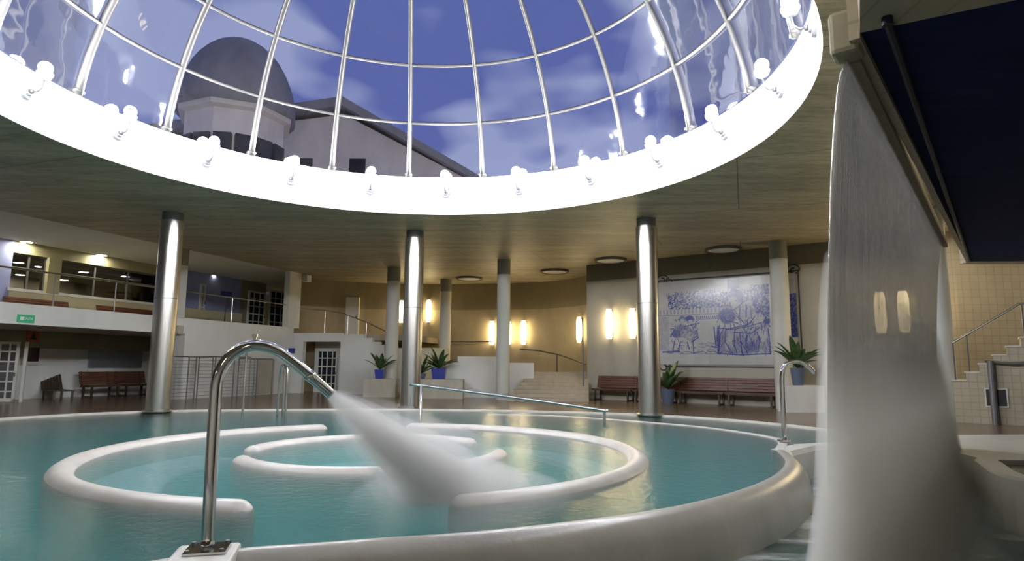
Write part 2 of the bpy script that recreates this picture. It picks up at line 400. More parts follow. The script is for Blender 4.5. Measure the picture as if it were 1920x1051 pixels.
def annulus(r0, r1, a0, a1, zt, name, label, mt=m_shelf, c_=RC):
    bm = B(); pa = [(c_.x+(r0+r1)/2*math.cos(math.radians(a0+(a1-a0)*i/60)), c_.y+(r0+r1)/2*math.sin(math.radians(a0+(a1-a0)*i/60))) for i in range(61)]
    w = (r1-r0)/2; sweep(bm, pa, [(-w, -1.1), (w, -1.1), (w, zt-.06), (w-.06, zt), (-w+.06, zt), (-w, zt-.06)])
    for v in bm.verts:
        if v.co.z > -1 and abs(a1-a0) < 350:
            an = math.degrees(math.atan2(v.co.y-c_.y, v.co.x-c_.x)); lo, hi = min(a0, a1), max(a0, a1); an = (an-lo) % 360+lo; e = min(abs(an-lo), abs(hi-an))/22
            if e < 1: v.co.z = v.co.z*(3*e*e-2*e**3)-1.09*(1-(3*e*e-2*e**3))
    return tag(obj(name, bm, mt, smooth=False), label, 'underwater bench', 'underwater benches')
annulus(2.75, 3.66, 135, 262, -.30, 'underwater_bench', 'pale underwater bench inside the left outer ring wall')
annulus(2.95, 3.66, 80, -62, -.32, 'underwater_bench', 'pale underwater bench inside the right outer ring wall')
annulus(.9, 1.68, 0, 359.9, -.40, 'underwater_bench', 'pale round underwater bench inside the small inner ring')
# far-left shallow shelf and submerged channel wall
b = B(); sh = [p for p in far_s if p.x < -3.4 and p.y > 8.0]
w = .95; sweep(b, inset(sh, .0), [(-w*2, -1.1), (0.0, -1.1), (.0, -.16), (-w*2+.25, -.18), (-w*2, -.3)])
tag(obj('shallow_shelf', b, m_shelf), 'wide pale shallow shelf along the far left pool edge', 'shallow shelf')
cw = [onz(915, 778, -.06), onz(1041, 781, -.06), onz(1200, 792, -.06), onz(1330, 804, -.06), onz(1454, 824, -.06)]
cws = spline([V2(p.x, p.y) for p in cw]+[lip_s[-1]], 8)
b = B(); sweep(b, cws, [(-.1, -1.1), (.1, -1.1), (.1, -.06), (.06, -.025), (-.06, -.025), (-.1, -.06)])
tag(obj('channel_wall', b, m_rim), 'thin pale wall just under water, dividing the round pool from its outer channel', 'pool wall')
# front lip wall
prof = []
for k in range(9):
    a = PI*k/8; prof.append((.0+.16-.16*math.cos(a) if 0 else -.16*math.cos(a), -.005+.075*math.sin(a)-.03))
prof = [(-.12, -1.1), (-.11, -.09), (-.08, -.045), (-.03, -.024), (.0, -.02), (.05, -.028), (.11, -.055), (.17, -.11), (.22, -.20), (.255, -.34), (.265, -.5), (.25, -.75), (.25, -1.12)]
lipw = [p for p in lip_s]
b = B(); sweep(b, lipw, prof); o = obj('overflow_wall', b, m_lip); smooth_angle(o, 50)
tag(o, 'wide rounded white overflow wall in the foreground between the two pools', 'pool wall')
b = B(); sweep(b, [lip_s[-1], V2(4.9, 10.9), V2(5.8, 11.3), V2(6.75, 11.35)], [(-.15, -1.1), (-.15, -.03), (.15, -.03), (.2, -.1), (.2, -1.1)]); tag(obj('channel_end_wall', b, m_rim), 'low pale wall behind the waterfall joining the overflow wall to the deck', 'pool wall')
# deck curbs (white edging of the pool)
b = B(); sweep(b, far_s, [(-.10, -.5), (-.10, .006), (-.09, .016), (.0, .016), (.01, .002), (.01, -.02)]); 
struct(obj('trim_1', b, m_curb), 'pale stone edging along the far side of the round pool')
# right rim
rr1 = onz(1700, 832); rr2 = onz(1985, 832)
b = B(); prism(b, [(6.55, 10.2), (6.7, 11.05), (7.3, 11.75), (10.8, 12.2), (12.8, 12.0), (12.8, 10.9), (p1.x+1.4, p1.y+.1), (p1.x+.02, p1.y+.12)], -.9, .06)
tag(obj('basin_rim', b, m_rim), 'broad white rim of the lower pool right of the waterfall', 'pool rim')
b = B(); sweep(b, spline([V2(p1.x-.0, p1.y+.1), V2(p2.x, p2.y), V2(p2.x+.9, p2.y-.55), V2(10.4, 4)], 6), [(-.14, -.9), (-.14, .05), (-.1, .08), (.1, .08), (.14, .05), (.14, -.9)])
tag(obj('basin_curb', b, m_rim), 'narrow white curb of the lower pool at the right picture edge', 'pool rim')
# ================================================================= ROOM SHELL
# facade of the left gallery building
FP = Plane((-13.69, 16.58), (.351, .936)); INN = 4.3
SMIN = -10; 
SEND = FP.hit(556, 520)[0]
circ_pts = [V2(DC.x+OPEN_R*math.cos(2*PI*k/128), DC.y+OPEN_R*math.sin(2*PI*k/128)) for k in range(128)]
fa = FP.at(-24, 0, 0); fb = FP.at(SEND+.1, 0, 0)
ceil_outer = [V2(fa.x, fa.y), V2(24, -7), V2(24, 36), V2(-13, 36), V2(fb.x, fb.y)]
struct(fill_holes([ceil_outer, circ_pts], CEIL, 'ceiling', m_ceil), 'board-marked brown concrete ceiling')
b = B(); v = [FP.at(-24, -.02, CEIL+.02), FP.at(SEND+6, -.02, CEIL+.02), FP.at(SEND+6, 14, CEIL+.02), FP.at(-24, 14, CEIL+.02)]
b.faces.new([b.verts.new(p) for p in v]); struct(obj('ceiling', b, m_white), 'white ceiling above the left balcony')
b = B(); prism(b, [(-40, -20), (-4, -20), (-4, -6.9), (-40, -6.9)], 0, 1); b.free()
struct(obj('wall_front', box(-26, 24, -7.3, -7, -.1, CEIL+.1), m_white)); struct(obj('wall_east', box(24, 24.3, -7, 36, -.1, CEIL+.1), m_tan)); struct(obj('wall_west', box(-26.3, -26, -7, 36, -.1, CEIL+.1), m_white))
struct(obj('wall_north', box(-26, 24, 36, 36.3, -.1, CEIL+.3), m_olive)); b = B(); bx(b, -40, -22, -7, 36.3, CEIL+.02, CEIL+.3); struct(obj('ceiling', b, m_white))
# curved back wall
bw = spline([V2(-10.35, 29.1), V2(-9.87, 29.6), V2(-7.2, 31.0), V2(-4, 31.4), V2(-1.0, 31.0), V2(1.4, 30.2), V2(3.0, 28.6), V2(3.9, 26.0)], 8)
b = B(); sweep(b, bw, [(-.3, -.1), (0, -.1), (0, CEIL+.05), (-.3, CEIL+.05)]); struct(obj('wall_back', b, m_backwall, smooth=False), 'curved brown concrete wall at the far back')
MP = Plane((2.97, 25.04), (6.79, -4.96))
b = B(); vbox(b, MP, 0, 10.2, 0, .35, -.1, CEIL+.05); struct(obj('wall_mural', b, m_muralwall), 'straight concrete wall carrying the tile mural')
me_ = MP.at(10.2, 0, 0)
b = B(); sweep(b, spline([V2(me_.x-.3, me_.y+.2), V2(12.2, 18.4), V2(14.5, 18.0), V2(24, 17.4)], 6), [(-.3, -.1), (0, -.1), (0, CEIL+.05), (-.3, CEIL+.05)]); struct(obj('wall_right', b, m_tan), 'tan tiled wall at right behind the stairs')
# ---------------- dome
RZ = CZ+1.254*U; ZC = CZ+1.0*U; RS = 1.615*U
ring_prof = [(OPEN_R, CEIL-.0), (6.405, RZ-.02), (6.43, RZ), (6.75, RZ), (6.75, CEIL+.02)]
b = B(); lathe(b, ring_prof+[ring_prof[0]], 128, DC.x, DC.y, cap=False); o = obj('trim_2', b, m_ringw); smooth_angle(o, 40); struct(o, 'tall white ring wall around the dome opening')
dome = thing('glass_dome', 'large glass dome with pale metal ribs over the round opening', 'glass dome', (DC.x, DC.y, RZ))
E0 = math.asin((RZ-ZC)/RS)
b = B(); prof = []
for k in range(25):
    e = E0+(PI/2-E0-.04)*k/24; prof.append((RS*math.cos(e), ZC+RS*math.sin(e)-RZ))
lathe(b, prof, 80, cap=False); obj('glass', b, m_domeglass, dome, smooth=True)
PHI = 2.9587
for k in range(20):
    a = PHI-k*PI/10; b = B(); pts = [(RS*math.cos(E0+(PI/2-E0-.12)*j/20)*math.cos(a)*.992, RS*math.cos(E0+(PI/2-E0-.12)*j/20)*math.sin(a)*.992, (ZC+RS*math.sin(E0+(PI/2-E0-.12)*j/20)-RZ)-.04) for j in range(21)]
    tube(b, pts, .075, 8, squash=[(1., .62)]*21)
    bx(b, -.09, .09, -.09, .09, -.0, .06, Matrix.Translation((6.36*math.cos(a), 6.36*math.sin(a), .0)) @ Matrix.Rotation(a, 4, 'Z'))
    o = obj('rib', b, m_alu, dome, smooth=True)
for e in (math.asin(min(1, (1.597-1.0)/1.615)), math.asin((1.9176-1.0)/1.615), .90, 1.16):
    b = B(); r = RS*math.cos(e)*.992; z = ZC+RS*math.sin(e)-RZ-.04
    tube(b, [(r*math.cos(2*PI*k/96), r*math.sin(2*PI*k/96), z) for k in range(96)], .042, 8, closed=True); obj('ring_bar', b, m_alu, dome, smooth=True)
b = B(); lathe(b, [(.75, 0), (.75, .12), (.9, .12), (.9, 0), (.75, 0)], 40, cap=False)
for v in b.verts: v.co.z += ZC+RS*math.sin(PI/2-.13)-RZ-.1
obj('hub', b, m_alu, dome)
# floodlights on the ring wall
names_l = ['first floodlight on the dome ring from the left edge of the picture', 'second floodlight on the dome ring from the left', 'third floodlight on the dome ring, just right of the left steel column', 'fourth floodlight on the dome ring from the left', 'fifth floodlight on the dome ring, left of the middle steel column', 'sixth floodlight on the dome ring, right of the middle steel column', 'seventh floodlight on the dome ring, above the grey middle post', 'eighth floodlight on the dome ring from the left', 'ninth floodlight on the dome ring, above the right steel column', 'tenth floodlight on the dome ring, up the right side of the ring', 'eleventh floodlight, second highest on the right side of the dome ring', 'twelfth floodlight, highest on the right side of the dome ring at picture top']
m_mount = mat('mount_grey', (.22, .22, .23), .6)
proto = thing('floodlight', '', 'floodlight')
b = B(); cyl(b, (0.0, 0, 0), (-.05, 0, 0), .15, .13, 20); cyl(b, (-.05, 0, 0), (-.09, 0, 0), .09, .07, 16); obj('mount_disc', b, m_mount, proto, smooth=False)
b = B(); tube(b, [(-.07, 0, 0), (-.20, 0, 0), (-.27, 0, .06), (-.30, 0, .22)], .02, 8); cyl(b, (-.09, 0, 0), (-.14, 0, 0), .045, .04, 12); obj('arm', b, m_iron, proto, smooth=True)
b = B(); lathe(b, [(.04, .20), (.10, .24), (.125, .30), (.13, .33), (.11, .33)], 20, -.30, 0); obj('housing', b, m_signw, proto, smooth=True)
b = B(); bmesh.ops.create_icosphere(b, subdivisions=2, radius=.115, matrix=Matrix.Translation((-.30, 0, .42))); obj('bulb', b, m_bulb, proto, smooth=True)
for k in range(20):
    a = PHI-(k-.5)*PI/10
    o = proto if k == 0 else copy_tree(proto)
    o.location = (DC.x+6.415*math.cos(a), DC.y+6.415*math.sin(a), CZ+1.149*U); o.rotation_euler = (0, 0, a)
    o['group'] = 'floodlights around the dome ring'
    o['label'] = names_l[k] if k < 12 else 'white floodlight on the near side of the dome ring, outside the picture'
# ceiling discs
dp = thing('ceiling_disc', '', 'ceiling light')
b = B(); lathe(b, [(.52, 0), (.52, -.05), (.50, -.07)], 40); obj('diffuser', b, m_signw, dp, smooth=False)
b = B(); lathe(b, [(.53, 0), (.53, -.09), (.60, -.09), (.60, 0), (.53, 0)], 40, cap=False); obj('rim', b, m_iron, dp)
for i, (p, lb_) in enumerate((((1356, 468), 'round unlit ceiling light with dark rim above the mural'), ((1145, 488), 'round unlit ceiling light left of the right steel column'), ((1040, 509), 'round unlit ceiling light between grey post and right steel column'), ((880, 522), 'round unlit ceiling light left of the middle grey post'))):
    o = dp if i == 0 else copy_tree(dp); q = onz(p[0], p[1], CEIL-.05); o.location = (q.x, q.y, CEIL); o['label'] = lb_; o['group'] = 'round ceiling lights'
m_filldisc = emit('fill_diffuser', (1., .90, .72), 14.)
fill_disc = thing('ceiling_disc', '', 'ceiling light')  # added unseen fill lights, brightening the near deck and the right side
b = B(); lathe(b, [(.52, 0), (.52, -.05), (.50, -.07)], 32); obj('diffuser', b, m_filldisc, fill_disc)
b = B(); lathe(b, [(.53, 0), (.53, -.09), (.60, -.09), (.60, 0), (.53, 0)], 32, cap=False); obj('rim', b, m_iron, fill_disc)
for i, (x, y) in enumerate(((-9, -3), (-2, -3), (5, -3), (11, 0), (12, 7), (12.6, 16.4), (16.5, 15.5))):
    o = fill_disc if i == 0 else copy_tree(fill_disc); o.location = (x, y, CEIL); o['label'] = 'added round fill light over the near deck and right side, outside the picture'; o['group'] = 'added fill lights out of view'
# ---------------- steel columns
for p, lb_ in (((-9.15, 16.75), 'thick brushed steel column at left in front of the gallery'), ((-2.94, 18.85), 'thick brushed steel column in the middle of the hall'), ((3.65, 16.97), 'thick brushed steel column left of the mural')):
    t = thing('steel_column', lb_, 'column', (p[0], p[1], 0), 0, 'brushed steel columns around the pool')
    b = B(); lathe(b, [(.285, 2.93), (.285, CEIL-.22), (.28, CEIL-.22)], 40); obj('upper_shaft', b, m_steel, t, smooth=False).data
    b = B(); lathe(b, [(.285, 0.04), (.285, 2.91)], 40); obj('lower_shaft', b, m_steel, t)
    b = B(); lathe(b, [(.28, 2.90), (.28, 2.94)], 40); obj('joint', b, m_iron, t)
    b = B(); lathe(b, [(.26, CEIL-.22), (.26, CEIL)], 32); obj('top_neck', b, m_iron, t)
    b = B(); lathe(b, [(.35, 0), (.35, .035), (.31, .05)], 40); obj('base_collar', b, m_steel, t)
    for ch in t.children: smooth_angle(ch, 30)
# round posts
for (x, y, r, lb_) in ((-.31, 23.9, .25, 'pale round post with grey top in front of the back wall, middle'), (-4.9, 26.1, .27, 'pale round post with grey top just left of the middle steel column'), (8.45, 19.9, .27, 'pale round post with grey top in front of the mural'), (-3.1, 29.6, .27, 'pale round post furthest back behind the middle steel column')):
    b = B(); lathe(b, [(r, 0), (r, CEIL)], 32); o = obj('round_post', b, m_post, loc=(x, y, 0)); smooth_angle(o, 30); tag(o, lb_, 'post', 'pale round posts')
q = onz(1768, 788); b = B(); lathe(b, [(.36, 0), (.36, CEIL)], 32); o = obj('round_post', b, m_white, loc=(q.x, q.y, 0)); smooth_angle(o, 30); tag(o, 'thick pale round post right behind the waterfall', 'post', 'pale round posts')
# ================================================================= LEFT GALLERY
def fh(px, py, o=0.): return FP.hit(px, py, o)
ZF0, ZF1 = 2.32, 2.80            # fascia bottom / top
ZF1 = fh(100, 574)[1]; ZF0 = fh(100, 611)[1]
S_FL = fh(338, 600)[0]; sI0 = FP.hit(292, 700, 4.3)[0]
b = B(); vbox(b, FP, -12, SEND, 0, .16, ZF0, ZF1); struct(obj('trim_3', b, m_white), 'white balcony fascia of the left gallery')
b = B(); vbox(b, FP, -12, SEND, .16, INN, ZF0+.02, ZF0+.3); struct(obj('floor_balcony', b, m_grey), 'balcony floor slab')
b = B(); vbox(b, FP, S_FL, SEND, .0, .2, -.05, ZF0); struct(obj('wall_left', b, m_white), 'white ground floor wall of the gallery')
b = B(); vbox(b, FP, -12, sI0+.3, INN, INN+.2, -.05, ZF0+.02)
struct(obj('wall_left', b, m_white), 'recessed white wall under the balcony')
sI = FP.hit(292, 700, INN)[0]; b = B(); prism(b, [FP.at(a_, o_, 0)[:2] for a_, o_ in ((S_FL, 0.), (S_FL+.25, 0.), (sI+.25, INN), (sI, INN))], -.05, ZF0+.02); struct(obj('wall_left', b, m_white), 'return wall under the balcony')
# dark beam under balcony
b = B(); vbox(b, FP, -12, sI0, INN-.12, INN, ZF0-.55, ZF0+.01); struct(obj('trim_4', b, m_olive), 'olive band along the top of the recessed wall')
# upper inner wall with windows
def ih(px, py): return FP.hit(px, py, INN)
zs = ih(150, 556)[1]; zh = ih(150, 492)[1]; zband = zh+.25
s_a = ih(22, 500)[0]; s_b = ih(88, 500)[0]; s_c = ih(112, 500)[0]; s_d = ih(300, 500)[0]
b = B(); vbox(b, FP, s_a, s_d, INN, INN+.2, ZF0+.3, zs); struct(obj('wall_gallery', b, m_cream), 'cream wall under the balcony windows')
b = B(); vbox(b, FP, s_a, s_d, INN, INN+.2, zh, CEIL+.02); struct(obj('wall_gallery', b, m_olive), 'olive wall above the balcony windows')
b = B(); vbox(b, FP, -12, s_a, INN, INN+.2, ZF0+.3, CEIL+.02); struct(obj('wall_gallery', b, m_lav), 'lavender wall at the left end of the balcony')
b = B(); vbox(b, FP, s_b, s_c, INN-.1, INN+.3, zs, zh); struct(obj('trim_5', b, m_olive), 'olive pier between the balcony windows')
b = B(); vbox(b, FP, s_a-.1, s_d, INN-.08, INN+.02, zs-.04, zs+.06); struct(obj('trim_6', b, m_white), 'white sill under the balcony windows')
for i, (x0, x1) in enumerate(((s_a, s_b), (s_c, s_d))):
    b = B(); vbox(b, FP, x0, x1, INN+.1, INN+.12, zs, zh); w_ = obj('window_%d' % (i+1), b, m_winglass); struct(w_, 'dark balcony window')
    b = B(); n_ = 2 if i == 0 else 3
    for k in range(n_+1):
        sx = x0+(x1-x0)*k/n_; vbox(b, FP, sx-.03, sx+.03, INN+.06, INN+.14, zs, zh)
    vbox(b, FP, x0, x1, INN+.06, INN+.14, zh-.06, zh); vbox(b, FP, x0, x1, INN+.06, INN+.14, zs, zs+.06)
    vbox(b, FP, x0, x1, INN+.07, INN+.13, zs+(zh-zs)*.62-.02, zs+(zh-zs)*.62+.02)
    obj('window_frame', b, m_iron, w_)
# dark room behind the windows with its own lamps
b = B(); vbox(b, FP, -14, SEND+3, INN+7, INN+7.2, 0, CEIL+.1); struct(obj('wall_room', b, m_olive))
# downlights
dl = thing('downlight', '', 'downlight')
b = B(); lathe(b, [(.17, -.015), (.17, -.02)], 24); obj('lamp_face', b, m_down, dl)
b = B(); lathe(b, [(.17, 0.01), (.17, -.03), (.21, -.03), (.23, 0.01), (.17, .01)], 24, cap=False); obj('rim', b, m_signw, dl)
spots = [((50, 453), 'lit round downlight in the white balcony ceiling, leftmost'), ((191, 478), 'lit round downlight in the white balcony ceiling, middle one'), ((397, 516), 'lit round downlight in the white ceiling right of the left steel column')]
dls = []
for i, (p, lb_) in enumerate(spots):
    o = dl if i == 0 else copy_tree(dl); q = onz(p[0], p[1], CEIL); o.location = (q.x, q.y, CEIL+.015); o['label'] = lb_; o['group'] = 'downlights in the gallery ceiling'
inner = [(35, 491), (75, 499), (38, 514), (120, 524), (157, 509), (236, 517), (252, 523)]
pos_words = ['upper left', 'upper right', 'lower left', 'leftmost', 'second from left', 'second from right', 'rightmost']
for (p, wd) in zip(inner, pos_words):
    o = copy_tree(dl); q = onz(p[0], p[1], CEIL-.3); o.location = (q.x, q.y, CEIL-.3); o['group'] = 'ceiling lamps inside the gallery room'
    o['label'] = '%s small ceiling lamp seen through the %s balcony window' % (wd, 'left' if p[0] < 95 else 'right')
b = B(); vbox(b, FP, -14, SEND+3, INN+.2, INN+7, CEIL-.3, CEIL-.28); struct(obj('ceiling_room', b, m_olive))
b = B(); sq_ = FP.hit(545, 560, INN)[0]; prism(b, [FP.at(a_, o_, 0)[:2] for a_, o_ in ((SEND-.05, .1), (SEND+.15, .1), (sq_+.2, INN+.1), (sq_, INN+.1))], ZF0+.3, CEIL+.02); struct(obj('wall_gallery', b, m_olive), 'end wall of the gallery')
# upper wall right of left column: lavender, then olive with doors
s_e = ih(452, 550)[0]; s_f = SEND+3
b = B(); vbox(b, FP, s_d, s_e, INN, INN+.2, ZF0+.3, CEIL+.02); struct(obj('wall_gallery', b, m_lav), 'lavender wall of the gallery beside the column')
b = B(); vbox(b, FP, s_e, s_f, INN, INN+.2, ZF0+.3, CEIL+.02); struct(obj('wall_gallery', b, m_olive), 'olive wall with two white glazed doors')
b = B(); vbox(b, FP, s_d+.5, s_e, INN-.15, INN, ZF0+.3, zs+.0); struct(obj('wall_gallery', b, m_cream), 'low cream wall in front of the lavender wall')
def glazed_door(name, plane, s0, s1, o, z0, z1, nx, nz, kind_label=None, pm=m_darkpane, depth=.08, fr=.05, mt=None):
    mt = mt or m_doorw
    b = B(); fw_ = fr*1.6
    vbox(b, plane, s0, s0+fw_, o-depth, o, z0, z1); vbox(b, plane, s1-fw_, s1, o-depth, o, z0, z1); vbox(b, plane, s0, s1, o-depth, o, z1-fw_, z1); vbox(b, plane, s0, s1, o-depth, o, z0, z0+fw_*1.3)
    r = obj(name, b, mt)
    b = B()
    for k in range(1, nx): sx = s0+(s1-s0)*k/nx; vbox(b, plane, sx-.022, sx+.022, o-depth*.8, o-.01, z0, z1)
    for k in range(1, nz): zz = z0+(z1-z0)*k/nz; vbox(b, plane, s0, s1, o-depth*.8, o-.01, zz-.022, zz+.022)
    obj('glazing_bars', b, mt, r)
    b = B(); vbox(b, plane, s0+.03, s1-.03, o-depth*.45, o-depth*.35, z0+.03, z1-.03); obj('panes', b, pm, r)
    b = B(); vbox(b, plane, s1-fw_*.8, s1-fw_*.4, o-depth-.05, o-depth, z0+(z1-z0)*.42, z0+(z1-z0)*.48); obj('door_handle', b, m_iron, r)
    struct(r, kind_label); return r
dnum = 1
for (x0, x1, y0, y1) in ((463, 495, 546, 616), (503, 536, 545, 618)):
    s0, s1 = ih(x0, 580)[0], ih(x1, 580)[0]; zt = ih((x0+x1)/2, y0)[1]
    glazed_door('door_%d' % dnum, FP, s0, s1, INN, ZF0+.3, zt, 3, 6, ['white glazed door on the upper gallery, left', 'white glazed door on the upper gallery, right'][dnum-1]); dnum += 1
# blue sign on post and a white narrow window frame
s0, s1 = ih(376, 520)[0], ih(386, 520)[0]
glazed_door('window_3', FP, s0, s1, INN, ih(380, 594)[1]-.1, ih(380, 532)[1], 1, 3, 'narrow white window frame on the lavender wall', m_lav)
t = thing('direction_sign', 'small dark blue sign on a slim stand in the upper gallery', 'sign')
b = B(); q0 = FP.hit(413, 555, 2.4); q1 = FP.hit(435, 548, 2.4); vbox(b, FP, q0[0], q1[0], 2.38, 2.42, q0[1], q1[1]); obj('board', b, m_signblue, t)
b = B(); mid = (q0[0]+q1[0])/2; vbox(b, FP, mid-.02, mid+.02, 2.385, 2.415, ZF0+.3, q0[1]); obj('stand', b, m_rail, t)
# facade posts
for px, w_, lb_ in ((342, .17, 'square white pillar directly right behind the left steel column'),):
    s0 = fh(px-14, 500)[0]; s1 = fh(px+11, 500)[0]
    b = B(); vbox(b, FP, s0, s1, .0, .35, ZF1-.02, CEIL+.02); tag(obj('square_pillar', b, m_post), lb_, 'pillar')
b = B(); s0 = fh(541, 560)[0]; s1 = fh(563, 560)[0]; vbox(b, FP, s0, s1, -.02, .25, ZF1-.02, CEIL); tag(obj('square_pillar', b, m_white), 'broad whitish pillar at the right end of the gallery', 'pillar')
# wall speaker/camera box near ceiling at (572,522), dark wall lamp at (333,618)
def small_box(name, px, py, w_, h_, dpt, label, cat, mt, pl=FP, o=0.):
    a, z = pl.hit(px, py, o); b = B(); vbox(b, pl, a-w_/2, a+w_/2, o-dpt, o, z-h_/2, z+h_/2); r = obj(name, b, mt); tag(r, label, cat); return r
small_box('loudspeaker', 571, 522, .3, .3, .25, 'small pale loudspeaker box under the ceiling at the gallery end', 'loudspeaker', m_white)
small_box('wall_lamp', 333, 618, .22, .3, .15, 'small grey box lamp on the white wall by the left steel column', 'wall lamp', m_grey)
# balcony rail posts with glass top rail
t = thing('balcony_rail', 'thin steel balcony railing along the left gallery', 'railing')
b = B(); cyl(b, FP.at(-6, .08, ZF1+.95), FP.at(SEND-.5, .08, ZF1+.95), .025, seg=8); obj('top_rail', b, m_rail, t)
for px in (-60, 105, 220, 300, 440, 545):
    a = fh(px, 550)[0]; b = B(); cyl(b, FP.at(a, .08, ZF1-.1), FP.at(a, .08, ZF1+.95), .02, seg=8); obj('post', b, m_rail, t)
# benches ---------------------------------------------------------------------
def bench_proto(L_, label, cat='bench', wood=m_wood):
    t = thing('wooden_bench', label, cat)
    b = B()
    for k in range(5): bx(b, 0, L_, -.50+k*.095, -.50+k*.095+.08, .40, .435)
    obj('seat', b, wood, t)
    b = B(); T = Matrix.Translation((0, -.03, .45)) @ Matrix.Rotation(math.radians(-14), 4, 'X')
    for k in range(5): bx(b, 0, L_, 0, .03, .02+k*.092, .02+k*.092+.078, T)
    obj('backrest', b, wood, t)
    b = B(); bx(b, 0.02, L_-.02, -.46, -.02, .36, .40); obj('seat_frame', b, m_woodd, t)
    for sx in (.12, L_-.18):
        b = B(); bx(b, sx, sx+.06, -.48, -.42, 0, .40); bx(b, sx, sx+.06, -.05, .02, 0, .40); bx(b, sx, sx+.06, -.48, 0.02, .0, .05); bx(b, sx, sx+.05, -.0, .04, .40, .93, Matrix.Translation((0, -.04, 0)) @ Matrix.Rotation(math.radians(-12), 4, 'X')); obj('leg', b, m_woodd, t)
    return t
def place(t, pl, s_, o_, z, flip=0.):
    p = pl.at(s_, o_, z); t.location = p; t.rotation_euler = (0, 0, pl.rot()+flip)
s0 = MP.hit(1107, 740, -.75)[0]; s1 = MP.hit(1456, 750, -.75)[0]; LB = (s1-s0)/4-.03
bp_ = bench_proto(LB, ''); words = ['leftmost of four joined reddish wooden benches under the mural wall, below the wall lamps', 'second from left of the wooden benches by the mural wall, behind the right steel column', 'third wooden bench from the left, under the middle of the mural', 'rightmost of the four reddish wooden benches, beside the pale post']
for k in range(4):
    o = bp_ if k == 0 else copy_tree(bp_); place(o, MP, s0+k*(LB+.03), -.2, 0); o['label'] = words[k]; o['group'] = 'wooden benches along the mural wall'
s0 = FP.hit(148, 730, INN-.5)[0]; s1 = FP.hit(272, 730, INN-.5)[0]; LB2 = (s1-s0)/2-.03
bp2 = bench_proto(LB2, 'brown wooden bench under the balcony, left one of two')
for k in range(2):
    o = bp2 if k == 0 else copy_tree(bp2); place(o, FP, s0+k*(LB2+.03), INN-.5, 0); o['group'] = 'wooden benches under the balcony'
    o['label'] = ['brown wooden bench under the balcony, left of two beside the dark lounger', 'brown wooden bench under the balcony, nearest the left steel column'][k]
# dark lounger left of it
t = thing('wooden_lounger', 'dark wooden lounger with raised back at the left end of the benches', 'lounger'); a0 = FP.hit(106, 740, INN-1.2)[0]
b = B(); 
for k in range(7): bx(b, .0, 1.5, k*.09, k*.09+.075, .28, .31)
obj('seat', b, m_woodd, t)
b = B(); T = Matrix.Translation((1.45, 0, .3)) @ Matrix.Rotation(math.radians(-50), 4, 'Y')
for k in range(7): bx(b, 0, .65, k*.09, k*.09+.075, 0, .03, T)
obj('backrest', b, m_woodd, t)
for sx in (.12, 1.3):
    for sy in (.02, .54): b = B(); bx(b, sx, sx+.06, sy, sy+.06, 0, .28); obj('leg', b, m_woodd, t)
t.location = FP.at(a0+.25, INN-1.75, 0); t.rotation_euler = (0, 0, FP.rot()+math.radians(70))
# balcony benches
for (x0, x1, lb_) in ((22, 143, 'low brown bench on the balcony under the left window'), (197, 300, 'low brown bench on the balcony under the right window')):
    a0 = FP.hit(x0, 565, INN-.5)[0]; a1 = FP.hit(x1, 575, INN-.5)[0]; o = bench_proto(a1-a0, lb_); place(o, FP, a0, INN-.15, ZF0+.3); o['group'] = 'benches on the balcony'
    o.scale = (1, 1, .9)
# exit sign, fire sign, hose box, steel picture, glazed door at left
t = thing('exit_sign', 'small green exit sign on the white balcony fascia', 'exit sign'); a, z = fh(48, 597)
b = B(); vbox(b, FP, a-.22, a+.22, -.03, 0, z-.11, z+.11); obj('board', b, m_green, t)
b = B(); vbox(b, FP, a-.16, a-.06, -.035, -.03, z-.05, z+.05)
# letters of EXIT-like word on the board: reads SALIDA in the photo's size, kept as thin strokes
obj('arrow', b, m_signw, t)
cu = bpy.data.curves.new('lettering', 'FONT'); cu.body = 'SALIDA'; cu.size = .11; cu.extrude = .002; cu.align_x = 'LEFT'; cu.align_y = 'CENTER'
lt = bpy.data.objects.new('lettering', cu); COL.objects.link(lt); dg_ = bpy.context.evaluated_depsgraph_get(); lme = bpy.data.meshes.new_from_object(lt.evaluated_get(dg_)); bpy.data.objects.remove(lt); bpy.data.curves.remove(cu)
lme.materials.clear(); lme.materials.append(m_signw); lt = bpy.data.objects.new('lettering', lme); COL.objects.link(lt); lt.parent = t; lt.location = FP.at(a-.05, -.036, z); lt.rotation_euler = (PI/2, 0, FP.rot()); lt.scale = (.62, 1, 1)
t = thing('fire_sign', 'small orange-red fire sign above the hose box at left', 'sign'); a, z = ih(57, 630)
b = B(); vbox(b, FP, a-.2, a+.2, INN-.16, INN-.13, z-.2, z+.2); obj('board', b, m_orange, t)
b = B(); vprism(b, FP, [(a-.12, z-.12), (a+.12, z-.12), (a+.06, z+.02), (a, z+.14), (a-.06, z+.0)], INN-.165, INN-.16); obj('flame_symbol', b, m_black, t)
t = thing('hose_box', 'framed dark fire hose box on the recessed wall at left', 'fire hose box'); a, z = ih(57, 664)
b = B(); vbox(b, FP, a-.30, a+.30, INN-.1, INN-.0, z-.34, z+.34); obj('frame', b, m_white, t)
b = B(); vbox(b, FP, a-.21, a+.21, INN-.12, INN-.1, z-.24, z+.24); obj('cover', b, m_boxred, t)
a0, z0 = ih(163, 689); a1, z1 = ih(268, 634); b = B(); vbox(b, FP, a0, a1, INN-.06, INN, z0, z1); tag(obj('steel_panel', b, m_steelpic), 'wide shiny blue-grey metal panel on the recessed wall', 'wall panel')
b = B(); a1 = ih(262, 700)[0]; vbox(b, FP, a0-.0, a1, INN-.10, INN-.0, z0-.62, z0-.02); tag(obj('white_ledge', b, m_white), 'white ledge box below the shiny metal panel', 'ledge')
